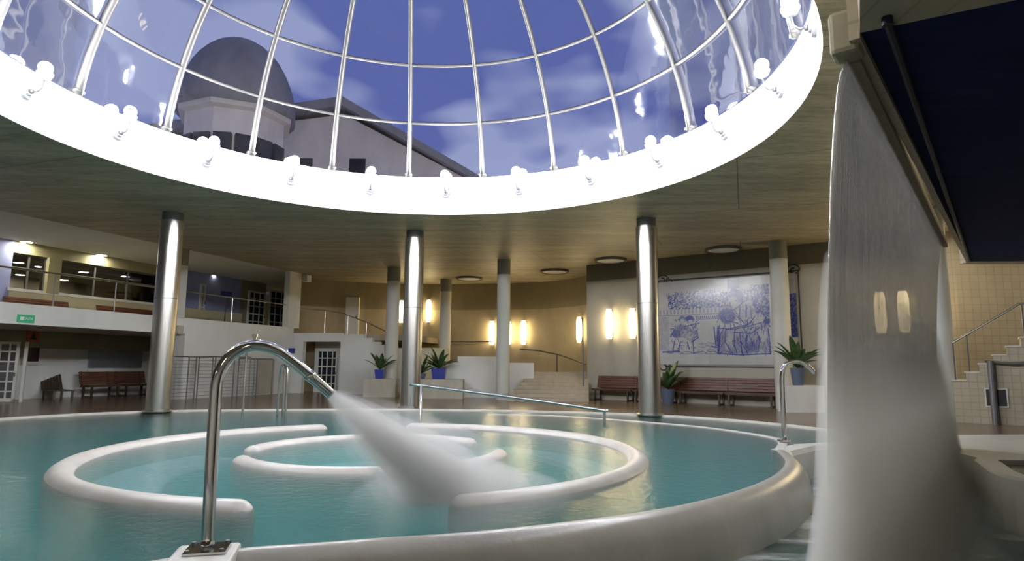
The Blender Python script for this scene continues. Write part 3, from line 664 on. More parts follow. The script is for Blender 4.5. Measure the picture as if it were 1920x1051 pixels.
DP = Plane(FP.at(ih(-25, 700)[0], INN-1.6, 0)[:2], (.93, .37))
q0 = DP.hit(-22, 700)[0]; q1 = DP.hit(33, 700)[0]; zt = DP.hit(20, 640)[1]
glazed_door('door_3', DP, q0, q1, 0, .02, zt, 3, 6, 'open white glazed door at the left edge', m_winglass)
b = B(); vbox(b, DP, q1+.12, q1+.2, -.04, .04, 0, zt); struct(obj('trim_7', b, m_doorw))
# frame structures (wire enclosures) in front of the white wall
CP = Plane(FP.at(0, -1.2, 0)[:2], FP.d[:])
def cage(x0, x1, top0, label, mt):
    t = thing('wire_enclosure', label, 'rack', (0, 0, 0), 0, 'thin metal racks before the white wall')
    a0, zt = CP.hit(x0, top0); a1 = CP.hit(x1, top0)[0]; d_ = .75
    for (a, o_) in ((a0, 0), (a1, 0), (a0, d_), (a1, d_)):
        b = B(); cyl(b, CP.at(a, o_, 0), CP.at(a, o_, zt), .022, seg=8); obj('post', b, mt, t)
    b = B()
    for o_ in (0, d_): cyl(b, CP.at(a0, o_, zt), CP.at(a1, o_, zt), .018, seg=6)
    for a in (a0, a1): cyl(b, CP.at(a, 0, zt), CP.at(a, d_, zt), .018, seg=6)
    obj('top_frame', b, mt, t)
    b = B(); n = 12
    for k in range(1, n): z = zt*k/n; cyl(b, CP.at(a0, d_, z), CP.at(a1, d_, z), .006, seg=4)
    obj('wires', b, mt, t)
cage(355, 400, 668, 'left of two thin dark metal racks before the white wall', m_iron)
cage(478, 512, 672, 'right of two thin dark metal racks before the white wall', m_iron)
cage(405, 470, 668, 'middle thin metal rack behind the big water jet pipe', m_iron)
b = B(); a0, zt = fh(482, 672); a1 = fh(515, 672)[0]; vbox(b, FP, a0, a1, -.02, 0.0, 0.02, zt); tag(obj('wall_panel', b, m_grey), 'grey panel door in the white wall behind the racks', 'door panel')
small_box('blue_sign', 547, 657, .42, .22, .04, 'small blue rectangular sign on the white wall by the jet pipe', 'sign', m_signblue)
# ================================================================= BACK AREA
KP = Plane(FP.at(SEND+.1, 0, 0)[:2], (.985, -.17))    # frontal white wall right of the gallery
def kh(px, py, o=0.): return KP.hit(px, py, o)
k0 = 0.; kz = kh(600, 624)[1]
k1 = kh(640, 640)[0]; k2 = kh(765, 650)[0]
ka0 = kh(566, 700)[0]; ka1 = kh(636, 700)[0]; kzt = kh(600, 640)[1]
# stepped top polygon
pts = [(ka1, 0), (k2, 0), (k2, kh(750, 652)[1])]
for (x, y) in ((728, 651), (728, 646), (712, 646), (712, 640), (698, 640), (698, 633), (682, 633), (682, 626), (640, 626)): pts.append(kh(x, y))
pts.append((ka1, kh(640, 626)[1]))
b = B(); vprism(b, KP, pts, 0, .25); vbox(b, KP, -.3, ka0, 0, .25, 0, kzt); vbox(b, KP, -.3, ka1, 0, .25, kzt, kz)
struct(obj('wall_stairs', b, m_white), 'white stair wall with stepped top at the back left')
b = B(); vbox(b, KP, ka0-.1, ka1+.1, 1.3, 1.5, 0, kz); struct(obj('wall_alcove', b, m_white), 'white wall inside the alcove')
b = B(); vbox(b, KP, -.3, k2, .25, 4.5, kz-.3, kz-.05); struct(obj('floor_landing', b, m_step), 'upper landing behind the stepped white wall')
a0 = KP.hit(592, 700, 1.2)[0]; a1 = KP.hit(631, 700, 1.2)[0]; zt = KP.hit(610, 655, 1.2)[1]
glazed_door('door_4', KP, a0, a1, 1.3, 0, zt, 4, 5, 'white glazed door in the alcove')
# landing rail and white door on back wall
t = thing('landing_rail', 'thin steel railing on the upper landing at the back left', 'railing')
b = B(); pr = [KP.at(kh(563, 578, .1)[0], .1, kh(563, 578, .1)[1]), KP.at(kh(610, 580, .1)[0], .1, kh(610, 582, .1)[1]), KP.at(kh(645, 586, .1)[0], .1, kh(650, 588, .1)[1]), KP.at(kh(690, 605, .1)[0], .1, kh(690, 605, .1)[1]), KP.at(kh(722, 625, .1)[0], .1, kh(722, 620, .1)[1])]
tube(b, pr, .025, 8); obj('top_rail', b, m_rail, t)
for px, y0, y1 in ((608, 582, 625), (651, 590, 627), (686, 602, 634)):
    b = B(); a, z0 = kh(px, y1, .1); z1 = kh(px, y0, .1)[1]; cyl(b, KP.at(a, .1, z0-.1), KP.at(a, .1, z1), .02, seg=8); obj('post', b, m_rail, t)
q0 = ony(647, 627, 30.75); q1 = ony(674, 557, 30.75)
b = B(); bx(b, q0.x, q1.x, 30.66, 31.1, q0.z-.3, q1.z); o = obj('door_5', b, m_doorw); struct(o, 'plain white door on the brown back wall')
b = B(); bx(b, q1.x-.12, q1.x-.06, 30.6, 30.66, (q0.z+q1.z)/2-.1, (q0.z+q1.z)/2-.0); obj('door_handle', b, m_iron, o)
# low white walls
def fbox(x0, x1, ytop, ybase, y, dpt, name, label, cat, mt, z0=0.):
    a = ony(x0, ybase, y); c_ = ony(x1, ytop, y); b = B(); bx(b, a.x, c_.x, y, y+dpt, z0, c_.z, bev=.0); return tag(obj(name, b, mt), label, cat)
fbox(815, 1001, 680, 742, 25.4, .3, 'low_wall', 'long low white wall behind the middle post', 'low wall', m_white)
fbox(858, 935, 668, 680, 26.6, 1.2, 'low_wall', 'raised white block behind the low white wall', 'low wall', m_white)
fbox(760, 842, 652, 700, 28.2, .6, 'low_wall', 'pale upper wall behind the potted plants', 'low wall', m_cream)
fbox(750, 868, 711, 742, 24.2, .8, 'planter_ledge', 'grey stone ledge with a blue potted plant right of the middle steel column', 'ledge', m_grey)
fbox(681, 742, 710, 741, 24.9, .7, 'planter_ledge', 'grey stone ledge with a blue pot left of the middle steel column', 'ledge', m_grey)
# back stairs
t = thing('stairs', 'wide pale stone stairs rising to the back right of the low white wall', 'stairs', (0, 0, 0))
ns = 8; y0 = 22.9; zt = ony(1040, 697, 26.4).z
for k in range(ns):
    xa = ony(950+k*6.5, 740, y0+k*.42).x; xb = ony(1104, 740, y0+k*.42).x
    b = B(); bx(b, xa, xb, y0+k*.42, y0+(k+1)*.42+.02 if k < ns-1 else 28.0, 0, zt*(k+1)/ns); obj('step', b, m_step, t)
t = thing('stair_rail', 'thin dark handrail on the curved back wall above the stairs', 'railing')
b = B(); tube(b, [ony(975, 654, 28.8), ony(1010, 657, 28.4), ony(1050, 665, 27.4), ony(1098, 682, 25.6)], .03, 8); obj('top_rail', b, m_iron, t)
b = B(); q = ony(1044, 663, 27.4); cyl(b, (q.x, q.y, zt), q, .035, seg=8); obj('post', b, m_iron, t)
b = B(); q = ony(1094, 712, 24.3); cyl(b, (q.x, q.y, 0.), (q.x, q.y, ony(1094, 640, 24.3).z), .03, seg=8); tag(obj('slim_pole', b, m_iron), 'slim dark pole at the corner beside the stairs', 'pole')
b = B(); q = ony(840, 640, 30.5); q2 = ony(925, 640, 30.5); cyl(b, q, q2, .03, seg=8); tag(obj('wall_rail', b, m_iron), 'horizontal dark handrail on the back wall left of the middle post', 'railing')
# ================================================================= SCONCES
def sconce_mesh():
    t = thing('wall_sconce', '', 'wall lamp')
    b = B(); lathe(b, [(.10, -.62), (.145, -.45), (.16, 0), (.145, .45), (.10, .62)], 20)
    for v in b.verts: v.co.y *= .8
    o = obj('lamp_shade', b, m_sconce, t, smooth=True); smooth_angle(o, 50)
    b = B(); bx(b, -.09, .09, .0, .16, -.6, .6); obj('back_plate', b, m_iron, t)
    for sg in (-1, 1): b = B(); lathe(b, [(.095, .62*sg), (.095, .64*sg)], 16); obj('cap', b, m_white, t)
    return t
sp = sconce_mesh(); sl = [((753, 584), 29.4, 42, 'glowing wall lamp just left of the middle steel column'), ((804, 583), 29.9, 42, 'glowing wall lamp right of the middle steel column'), ((924, 624), 28.6, 45, 'glowing wall lamp left of the middle pale post'), ((956, 624), 28.6, 43, 'glowing wall lamp just right of the middle pale post'), ((984, 623), 28.6, 45, 'glowing wall lamp second right of the middle pale post'), ((1092, 618), 26.2, 48, 'narrow glowing wall lamp seen edge-on at the wall corner')]
# mount each on the wall that carries it
def wall_depth(px, path):
    r = ray(px, 600); d = Vector((r.x, r.y)).normalized()
    for a, b_ in zip(path, path[1:]):
        e = b_-a; den = d.x*e.y-d.y*e.x
        if abs(den) < 1e-9: continue
        t_ = (a.x*e.y-a.y*e.x)/den; u_ = (a.x*d.y-a.y*d.x)/den
        if 0 <= u_ <= 1 and t_ > 0: return d*t_, e.normalized()
bwv = [V2(p.x, p.y) for p in bw]
for i, (p, y, hpx, lb_) in enumerate(sl):
    o = sp if i == 0 else copy_tree(sp)
    hit = wall_depth(p[0], bwv)
    if hit: w2, e_ = hit; ang = math.atan2(e_.y, e_.x); nv = V2(e_.y, -e_.x); w2 = w2+nv*.17
    else: w2 = V2(ony(p[0], 600, y).x, y); ang = 0
    z = ony(p[0], p[1], w2.y).z; o.location = (w2.x, w2.y, z); o.rotation_euler = (0, 0, ang)
    hh = hpx/F*w2.y/1.26; o.scale = (hh, hh, hh); o['label'] = lb_; o['group'] = 'glowing wall lamps'
for (p, hpx, lb_) in (((1142, 607), 57, 'glowing wall lamp on the pale wall, left of the pair'), ((1186, 606), 57, 'glowing wall lamp on the pale wall, right of the pair by the steel column')):
    o = copy_tree(sp); a, z = MP.hit(p[0], p[1], -.17); q = MP.at(a, -.17, z); o.location = q; o.rotation_euler = (0, 0, MP.rot()); hh = hpx/F*q.y/1.26; o.scale = (hh, hh, hh); o['label'] = lb_; o['group'] = 'glowing wall lamps'
for (x, y, z) in ((12.0, 18.3, 2.9), (11.5, 18.58, 2.9), (11.0, 18.9, 2.9)):  # added lamps, hidden by the sheet, giving it warm bands and lighting the wall
    o = copy_tree(sp); o.location = (x, y, z); o.rotation_euler = (0, 0, -.5); o.scale = (1, 1, 1); o['label'] = 'added lamp hidden behind the waterfall to light the tan wall and water sheet'; o['group'] = 'added lamps behind the waterfall'
# ================================================================= MURAL
s0, zb = MP.hit(1237, 683, -.06); s1 = MP.hit(1500, 690, -.06)[0]; zt = MP.hit(1240, 530, -.06)[1]
zb = (zb+MP.hit(1450, 684, -.06)[1])/2; zt = (zt+MP.hit(1440, 514, -.06)[1])/2
NX, NY = 420, 260
X, Y = np.meshgrid(np.linspace(0, 1, NX), np.linspace(0, 1, NY))      # Y up
# sketch coordinates: crop pixels x 125..1050, y 130..720
gx = 125+X*925; gy = 715-Y*585
ink = np.zeros_like(X); rn = rng.rand(NY//4+2, NX//4+2)
def up(n, k):
    a = np.kron(n, np.ones((k, k)))[:NY, :NX]; return a
def smoothn(a, it=2):
    for _ in range(it): a = (a+np.roll(a, 1, 0)+np.roll(a, -1, 0)+np.roll(a, 1, 1)+np.roll(a, -1, 1))/5
    return a
n1 = smoothn(rng.rand(NY, NX), 3); n1 = (n1-n1.min())/(n1.max()-n1.min()); n2 = smoothn(up(rng.rand(NY//3+1, NX//3+1), 3), 2); n2 = (n2-n2.min())/(n2.max()-n2.min())
hat = smoothn(rng.rand(NY, NX), 1); hat = (hat-.5)*2
def blob(cx, cy, rx, ry, v, rot=0, soft=.25):
    global ink
    c_, s_ = math.cos(rot), math.sin(rot); dx, dy = gx-cx, gy-cy; u = (dx*c_+dy*s_)/rx; w_ = (-dx*s_+dy*c_)/ry
    r = np.sqrt(u*u+w_*w_); a = np.clip((1-r)/soft, 0, 1); ink = ink*(1-a)+(v*(.75+.5*n1))*a
def stroke(pts, w_, v):
    global ink
    for (x0, y0), (x1, y1) in zip(pts, pts[1:]):
        dx, dy = x1-x0, y1-y0; l2 = dx*dx+dy*dy; t_ = np.clip(((gx-x0)*dx+(gy-y0)*dy)/l2, 0, 1)
        d = np.hypot(gx-(x0+t_*dx), gy-(y0+t_*dy)); a = np.clip((w_-d)/(w_*.6), 0, 1); ink = np.maximum(ink, v*a*(.7+.5*n1))
# garden behind
m_ = (gy > 225) & (gy < 330) & (gx > 200) & (gx < 640); ink[m_] = np.clip((n2[m_]-.30)*2.6, .1, .95)
m_ = (gy > 205) & (gy < 240) & (gx > 230) & (gx < 560); ink[m_] = np.clip((n2[m_]-.45)*3, 0, .6)
m_ = (gx > 770) & (gx < 885) & (gy > 190) & (gy < 450); ink[m_] = np.clip((n2[m_]-.15)*2., .3, 1.)
m_ = (gx > 690) & (gx < 880) & (gy > 215) & (gy < 300); ink[m_] = np.maximum(ink[m_], np.clip((n2[m_]-.45)*4, 0, .6))
m_ = (gx > 965) & (gx < 1048) & (gy > 260) & (gy < 540); ink[m_] = .75+.6*(n2[m_]-.5)
m_ = (gy > 330) & (gy < 362); ink[m_] = np.maximum(ink[m_], .38*(np.sin(gx[m_]/4.2) > .1))
m_ = (gy > 366) & (gy < 372) & (gx < 560); ink[m_] = np.maximum(ink[m_], .4)
m_ = (gx < 200) & (gy > 380) & (gy < 620); ink[m_] = .13+.12*n2[m_]
for x in range(400, 570, 14): stroke([(x, 385), (x+6, 402)], 5, .7)
stroke([(395, 404), (570, 404)], 3, .5)
# ground line
for k in range(26): x = 160+k*28; stroke([(x, 628+4*math.sin(k)), (x+26, 630+6*math.sin(k*2))], 5+2*math.sin(k), .6)
stroke([(150, 628), (270, 622)], 7, .7); stroke([(270, 640), (880, 645)], 4, .45)
# two children
blob(300, 400, 30, 28, .55); blob(300, 412, 20, 18, .12); blob(352, 398, 34, 26, .75); blob(358, 418, 20, 16, .15)
blob(290, 480, 62, 52, .45); blob(255, 500, 40, 34, .6); blob(310, 500, 30, 30, .2); blob(365, 510, 44, 46, .35); blob(350, 515, 26, 26, .12)
for a in ((240, 470, 210, 520), (400, 480, 410, 530), (410, 530, 360, 560), (240, 550, 225, 620), (280, 560, 265, 625), (330, 560, 345, 610), (370, 550, 375, 640), (395, 440, 375, 470), (320, 450, 420, 430)): stroke([a[:2], a[2:]], 5, .75)
for k in range(22): x, y = 220+rng.rand()*180, 450+rng.rand()*100; stroke([(x, y), (x+rng.randn()*14, y+rng.randn()*14)], 3, .75)
# seated woman
blob(700, 560, 170, 95, .38, 0, .15); blob(590, 560, 70, 90, .42); blob(620, 560, 34, 70, .12, .2); blob(780, 500, 110, 60, .25, -.2)
blob(700, 490, 100, 36, .2, -.1); blob(610, 390, 66, 62, .62, .3); blob(745, 370, 62, 72, .18); blob(800, 420, 60, 34, .1, -.7)
blob(655, 300, 40, 46, .1); blob(672, 240, 50, 30, .85); blob(700, 265, 26, 40, .7); blob(840, 560, 40, 80, .3); blob(835, 520, 30, 50, .08)
for pts in ([(600, 470), (590, 560), (640, 640)], [(660, 480), (650, 560), (665, 640)], [(690, 500), (700, 640)], [(740, 520), (720, 600), (735, 640)], [(560, 440), (545, 560), (540, 640)], [(575, 360), (600, 420), (680, 440)], [(650, 350), (690, 330), (720, 300)],
            [(700, 330), (690, 400), (720, 440)], [(740, 320), (735, 400)], [(765, 330), (770, 410)], [(790, 400), (750, 450), (600, 480)], [(650, 500), (760, 510), (820, 470)], [(540, 640), (700, 650), (880, 640)], [(870, 480), (880, 640)], [(500, 590), (545, 600)], [(625, 240), (650, 210), (700, 220)], [(630, 300), (640, 340)], [(520, 460), (530, 600)],
            [(800, 500), (815, 560), (800, 630)], [(760, 540), (780, 620)], [(860, 400), (850, 470)]): stroke(pts, 5, .85)
blob(548, 540, 14, 100, .7); blob(760, 600, 60, 34, .6, 0, .5)
for k in range(170): x, y = 548+rng.rand()*325, 330+rng.rand()*300; a = .5*math.sin(x*.03)+.3*rng.randn(); l_ = 18+rng.rand()*30; stroke([(x, y), (x+math.sin(a)*l_, y+math.cos(a)*l_)], 3.2, .45+.5*rng.rand())
for k in range(70): x, y = 215+rng.rand()*190, 380+rng.rand()*240; a = rng.rand()*6; l_ = 8+rng.rand()*18; stroke([(x, y), (x+math.sin(a)*l_, y+math.cos(a)*l_)], 3., .4+.5*rng.rand())
blob(660, 290, 30, 34, .06, 0, .3); blob(560, 430, 16, 20, .1); blob(820, 430, 46, 20, .06, -.7); blob(300, 414, 15, 14, .08); blob(356, 420, 15, 14, .08)
for pts in ([(636, 300), (632, 318), (645, 330)], [(668, 290), (676, 292)], [(560, 470), (650, 480), (760, 460), (830, 440)], [(545, 640), (560, 520), (585, 470)]): stroke(pts, 4, .9)
for k in range(60): x, y = 400+rng.rand()*130, 560+rng.rand()*70; stroke([(x, y), (x+8+rng.rand()*14, y+rng.randn()*2)], 2.5, .35)
for k in range(40): x = 200+rng.rand()*430; stroke([(x, 235+rng.rand()*20), (x+rng.randn()*8, 205+rng.rand()*25)], 3, .6)
ink = ink*(1.25+.3*hat)
ink[(gy > 655)] *= .15; ink[gy < 185] *= .3
m_ = (gx > 620) & (gx < 700) & (gy < 205) & (gy > 140); ink[m_] = .42
ink = np.clip(ink+.05+.10*(n2-.5), 0, 1)
cr = np.array([.52, .52, .50]); bl = np.array([.045, .06, .26])
tile = (.95+.1*np.kron(rng.rand(12, 19), np.ones((NY//12+1, NX//19+1)))[:NY, :NX])[..., None]
rgb = (cr*(1-ink[..., None])+bl*ink[..., None])*tile
grid = ((np.abs((X*18) % 1-.0) < .02) | (np.abs((Y*12) % 1) < .03))[..., None]
rgb = np.where(grid, rgb*.86, rgb)
me = bpy.data.meshes.new('picture'); vs = np.zeros((NX*NY, 3))
P0 = MP.at(s0, -.06, zb); P1 = MP.at(s1, -.06, zb)
vs[:, 0] = (P0.x+(P1.x-P0.x)*X).ravel(); vs[:, 1] = (P0.y+(P1.y-P0.y)*X).ravel(); vs[:, 2] = (zb+(zt-zb)*Y).ravel()
idx = np.arange(NX*NY).reshape(NY, NX); fc = np.stack([idx[:-1, :-1], idx[:-1, 1:], idx[1:, 1:], idx[1:, :-1]], -1).reshape(-1, 4)
me.from_pydata(vs.tolist(), [], fc.tolist())
ca = me.color_attributes.new('paint', 'FLOAT_COLOR', 'POINT'); ca.data.foreach_set('color', np.concatenate([rgb.reshape(-1, 3), np.ones((NX*NY, 1))], 1).astype(np.float32).ravel())
m_mur = mat('painted_tiles', (.6, .6, .6), .18); at_ = N(m_mur, 'ShaderNodeAttribute', attribute_name='paint'); L(m_mur, at_.outputs['Color'], P(m_mur).inputs['Base Color'])
me.materials.append(m_mur)
mural = thing('tile_mural', 'large blue and white painted tile mural of a seated woman and two children', 'mural', MP.at(s0, 0, zb))
pic = bpy.data.objects.new('picture', me); COL.objects.link(pic); pic.parent = mural; pic.location = -MP.at(s0, 0, zb)
b = B(); vbox(b, MP, s0, s1, -.055, 0., zb, zt); obj('tile_backing', b, m_muralwall, mural, loc=-MP.at(s0, 0, zb))
b = B(); mg = .07
def fl(pts): tube(b, [MP.at(a, -.03, z) for a, z in pts], .022, 6)
fl([(s0-.1, zt+mg), (s1+.1, zt+mg)]); fl([(s0+.2, zb-mg), (s1-.5, zb-mg)]); fl([(s1+.08, zb-.1), (s1+.08, zt+.1)]); fl([(s0-.05, zb-.0), (s0-.05, zt)])
for (ca_, cz_, sg) in ((s0+.15, zt+.1, 1), (s1-.05, zt+.1, -1), (s0+.15, zb-.08, 1), (s1-.2, zb-.08, -1)):
    fl([(ca_+sg*(.26*(1-k/18)*math.cos(k*.55)), cz_+.20*(1-k/22)*math.sin(k*.55)) for k in range(16)]); fl([(ca_+sg*(.3+.16*(1-k/14)*math.cos(2+k*.6)), cz_-.05+.12*(1-k/16)*math.sin(2+k*.6)) for k in range(12)])
obj('scroll_frame', b, m_dark, mural, loc=-MP.at(s0, 0, zb))
# ================================================================= PLANTS
def plant(x, y, z, pot_w, pot_h, leaf_l, n, label, potm=m_blue, square=True, flowers=0, droop=.6):
    t = thing('potted_plant', label, 'potted plant', (x, y, z)); b = B(); w_ = pot_w/2
    if square:
        v0 = [b.verts.new((sx*w_*.8, sy*w_*.8, 0)) for sx, sy in ((-1, -1), (1, -1), (1, 1), (-1, 1))]; v1 = [b.verts.new((sx*w_, sy*w_, pot_h)) for sx, sy in ((-1, -1), (1, -1), (1, 1), (-1, 1))]
        v2 = [b.verts.new((sx*w_*.88, sy*w_*.88, pot_h)) for sx, sy in ((-1, -1), (1, -1), (1, 1), (-1, 1))]; v3 = [b.verts.new((sx*w_*.85, sy*w_*.85, pot_h-.06)) for sx, sy in ((-1, -1), (1, -1), (1, 1), (-1, 1))]
        b.faces.new(v0[::-1])
        for a_, c_ in ((v0, v1), (v1, v2), (v2, v3)):
            for i in range(4): b.faces.new((a_[i], a_[(i+1) % 4], c_[(i+1) % 4], c_[i]))
        b.faces.new(v3)
    else: lathe(b, [(w_*.7, 0), (w_, pot_h), (w_*.9, pot_h), (w_*.86, pot_h-.05)], 24)
    obj('pot', b, potm, t)
    b = B(); lathe(b, [(w_*.84, pot_h-.058), (w_*.84, pot_h-.03)], 16); obj('soil', b, m_soil, t)
    b = B()
    for k in range(n):
        a = k*2.4+rng.rand()*.4; Ln = leaf_l*(.7+.45*rng.rand()); el = 1.25-.75*rng.rand(); segs = 7; wd = .05+.035*rng.rand(); wd *= leaf_l/.7
        prev = None; p = Vector((0, 0, pot_h)); d = Vector((math.cos(a)*math.cos(el), math.sin(a)*math.cos(el), math.sin(el)))
        side = Vector((-math.sin(a), math.cos(a), 0))
        for j in range(segs+1):
            f = j/segs; ww = wd*max(.03, math.sin(PI*min(1, f*.93+.04))**.8)
            fold = Vector((0, 0, -ww*.25))
            cur = [b.verts.new(p+side*ww-fold), b.verts.new(p+fold), b.verts.new(p-side*ww-fold)]
            if prev: b.faces.new((prev[0], prev[1], cur[1], cur[0])); b.faces.new((prev[1], prev[2], cur[2], cur[1]))
            prev = cur; d = (d+Vector((0, 0, -droop*2.2/segs*f))).normalized(); p = p+d*(Ln/segs)
    o = obj('leaves', b, m_leaf, t, smooth=True); so = o.modifiers.new('thick', 'SOLIDIFY'); so.thickness = .006
    for k in range(flowers):
        b = B(); a = k*2.1; x1, y1 = .25*math.cos(a), .25*math.sin(a); hz = pot_h+leaf_l*1.0+.12*k
        tube(b, [(0, 0, pot_h), (x1*.4, y1*.4, hz*.7), (x1, y1, hz)], .01, 6); st = obj('flower_stem', b, m_leaf, t)
        b = B()
        for q in range(5): bmesh.ops.create_icosphere(b, subdivisions=1, radius=.05, matrix=Matrix.Translation((x1+.06*math.cos(q*1.26), y1+.06*math.sin(q*1.26), hz-.02*q)))
        obj('blossom', b, m_petal, st)
    return t
q = ony(712, 709, 25.2); plant(q.x, q.y, ony(712, 710, 24.9).z, .36, .36, .72, 14, 'leafy plant in a small blue pot left of the middle steel column')
q = ony(823, 711, 24.6); plant(q.x, q.y, ony(823, 711, 24.2).z, .55, .42, .78, 26, 'bushy plant in a bright blue square pot on the grey stone ledge', droop=.7)
q = ony(790, 711, 24.6); plant(q.x, q.y, ony(790, 711, 24.2).z, .36, .22, .8, 14, 'flowering plant close behind the middle steel column', m_potg, False, 3)
q = onz(800, 746); plant(q.x, q.y, 0, .3, .42, .25, 6, 'small dark blue pot on the deck before the grey ledge', m_blue)
a, z = MP.hit(1250, 740, -1.1); q = MP.at(a, -1.0, 0); plant(q.x, q.y, 0, .5, .5, 1.05, 18, 'tall leafy plant in a grey pot directly behind the right steel column', m_potg, False)
q = ony(1497, 722, 18.6); b = B(); bx(b, q.x-.5, q.x+.6, 18.3, 18.9, 0, q.z, bev=.0); tag(obj('plant_stand', b, m_white), 'pale pedestal under the plant by the waterfall', 'pedestal')
plant(q.x, 18.6, q.z, .42, .5, .95, 18, 'leafy plant in a grey-blue pot between mural and waterfall', m_potg, False)
# ================================================================= RAILS AND JETS
# big jet pipe in the foreground
D0 = onz(389, 1030, .0)
t = thing('water_jet_pipe', 'tall curved chrome water jet pipe on the white block in the foreground', 'water jet', (D0.x, D0.y, 0))
pl0 = D0
def pj(px, py, y): v_ = ony(px, py, y); return v_-D0
path = [pj(389, 1030, D0.y), pj(395, 900, D0.y+.02), pj(402, 780, D0.y+.05), pj(407, 715, D0.y+.07), pj(421, 681, D0.y+.10), pj(447, 656, D0.y+.15), pj(480, 647, D0.y+.22), pj(515, 655, D0.y+.30), pj(548, 677, D0.y+.38), pj(580, 703, D0.y+.46)]
path = spline(path, 6); b = B(); path[0].z = .03
tube(b, path, .042, 20); obj('pipe', b, m_chrome, t, smooth=True)
e1 = pj(580, 703, D0.y+.46); e2 = pj(620, 738, D0.y+.57); d_ = (e2-e1).normalized()
b = B(); tube(b, [e1-d_*.02, e1+d_*.02, e1+d_*.03, e2-d_*.02, e2], [.046, .046, .043, .043, .043], 20, squash=[(1, 1), (1, 1), (1, 1.), (.92, 1.15), (.92, 1.15)]); obj('nozzle', b, m_chrome, t, smooth=True)
b = B(); pp = pj(478, 634, D0.y+.22); cyl(b, pp+Vector((0, 0, -.045)), pp+Vector((0, 0, .01)), .012); cyl(b, pp+Vector((0, 0, .01)), pp+Vector((0, 0, .03)), .02); obj('valve_screw', b, m_chrome, t)
b = B(); M_ = Matrix.Rotation(.25, 4, 'Z'); bx(b, -.13, .13, -.13, .13, .0, .015, M_); obj('base_plate', b, m_chrome, t)
for sx, sy in ((-1, -1), (1, -1), (1, 1), (-1, 1)):
    b = B(); q = M_ @ Vector((sx*.105, sy*.105, .0)); cyl(b, q+Vector((0, 0, .01)), q+Vector((0, 0, .03)), .014, seg=6); obj('bolt', b, m_iron, t)
b = B(); bx(b, -.21, .19, -.9, .17, -.9, -.002, Matrix.Translation((D0.x, D0.y, 0)) @ Matrix.Rotation(.25, 4, 'Z'), .02); tag(obj('pipe_block', b, m_curb), 'white stone block carrying the big chrome jet pipe', 'block')
# far jet pipe at right
D1 = onz(1471, 826); t = thing('water_jet_pipe', 'slim curved chrome water jet pipe beside the waterfall, far end of overflow wall', 'water jet', (D1.x, D1.y, 0))
def pk(px, py, y): return ony(px, py, y)-D1
b = B(); tube(b, spline([pk(1471, 826, D1.y)+Vector((0, 0, 0)), pk(1468, 760, D1.y), pk(1466, 705, D1.y), pk(1470, 688, D1.y), pk(1482, 679, D1.y), pk(1498, 678, D1.y), pk(1514, 686, D1.y), pk(1527, 699, D1.y)], 6), .04, 12); obj('pipe', b, m_chrome, t, smooth=True)
b = B(); lathe(b, [(.12, 0), (.12, .02)], 20); obj('base_plate', b, m_chrome, t)
# pool handrails
t = thing('pool_handrail', 'long sloping steel handrail into the far side of the pool', 'handrail', (0, 0, 0))
A = onz(788, 786, -.04); Bq = onz(1132, 792, -.04)
top1 = ony(788, 722, A.y); top2 = ony(1126, 768, Bq.y)
b = B(); tube(b, spline([ony(770, 721, A.y), top1, ony(960, 744, (A.y+Bq.y)/2), top2, ony(1133, 773, Bq.y), Vector((Bq.x, Bq.y, -.5))], 5), .035, 10); obj('top_rail', b, m_rail, t, smooth=True)
b = B(); cyl(b, (A.x, A.y, -1.1), (A.x, A.y, top1.z), .035, seg=10); obj('post', b, m_rail, t, smooth=True)
t = thing('pool_handrail', 'pair of tall steel ladder rails at the pool edge behind the jet pipe', 'handrail')
for (px, yt, yb) in ((455, 648, 772), (530, 672, 772)):
    q = onz(px, yb); b = B(); h = ony(px, yt, q.y).z; tube(b, spline([(q.x, q.y, -.3), (q.x, q.y, .8), (q.x, q.y, h-.2), (q.x+.05, q.y-.12, h), (q.x+.1, q.y-.5, h-.08), (q.x+.1, q.y-.75, .5), (q.x+.1, q.y-.8, -.6)][:4], 5), .03, 10); obj('rail', b, m_rail, t, smooth=True)
t = thing('pool_handrail', 'short steel grab rail behind the jet spray', 'handrail')
q = onz(535, 776); b = B(); tube(b, spline([(q.x, q.y, -.4), (q.x, q.y, 1.0), (q.x-.1, q.y+.1, 1.15), (q.x-.3, q.y+.35, 1.1), (q.x-.35, q.y+.4, -.1)], 5), .028, 10); obj('rail', b, m_rail, t, smooth=True)
# ================================================================= SPRAY
n0 = D0+e2; n1_ = D0+d_*0+e2
land = Vector((-.62, 6.75, -.03)); n0 = D0+e2
ctl = n0+d_*.75
def jetpts(n=14, off=Vector((0, 0, 0))):
    return [(1-t_)**2*n0+2*t_*(1-t_)*ctl+t_*t_*land+off*t_ for t_ in [i/n for i in range(n+1)]]
jet = thing('jet_spray', 'white misty water jet shooting from the big chrome pipe into the pool', 'water jet spray', n0)
for nm, r0, r1, dn in (('core', .04, .20, 6.), ('inner_mist', .045, .32, 3.2), ('outer_mist', .05, .46, 1.1), ('fine_mist', .055, .64, .4)):
    b = B(); pts = jetpts(); tube(b, pts, [r0+(r1-r0)*(i/(len(pts)-1))**.8 for i in range(len(pts))], 24)
    for v in b.verts:
        if v.co.z < WZ+.004: v.co.z = WZ+.004
    o = obj(nm, b, vol('mist_'+nm, dn), jet, smooth=True, loc=-n0); o['kind'] = 'stuff'
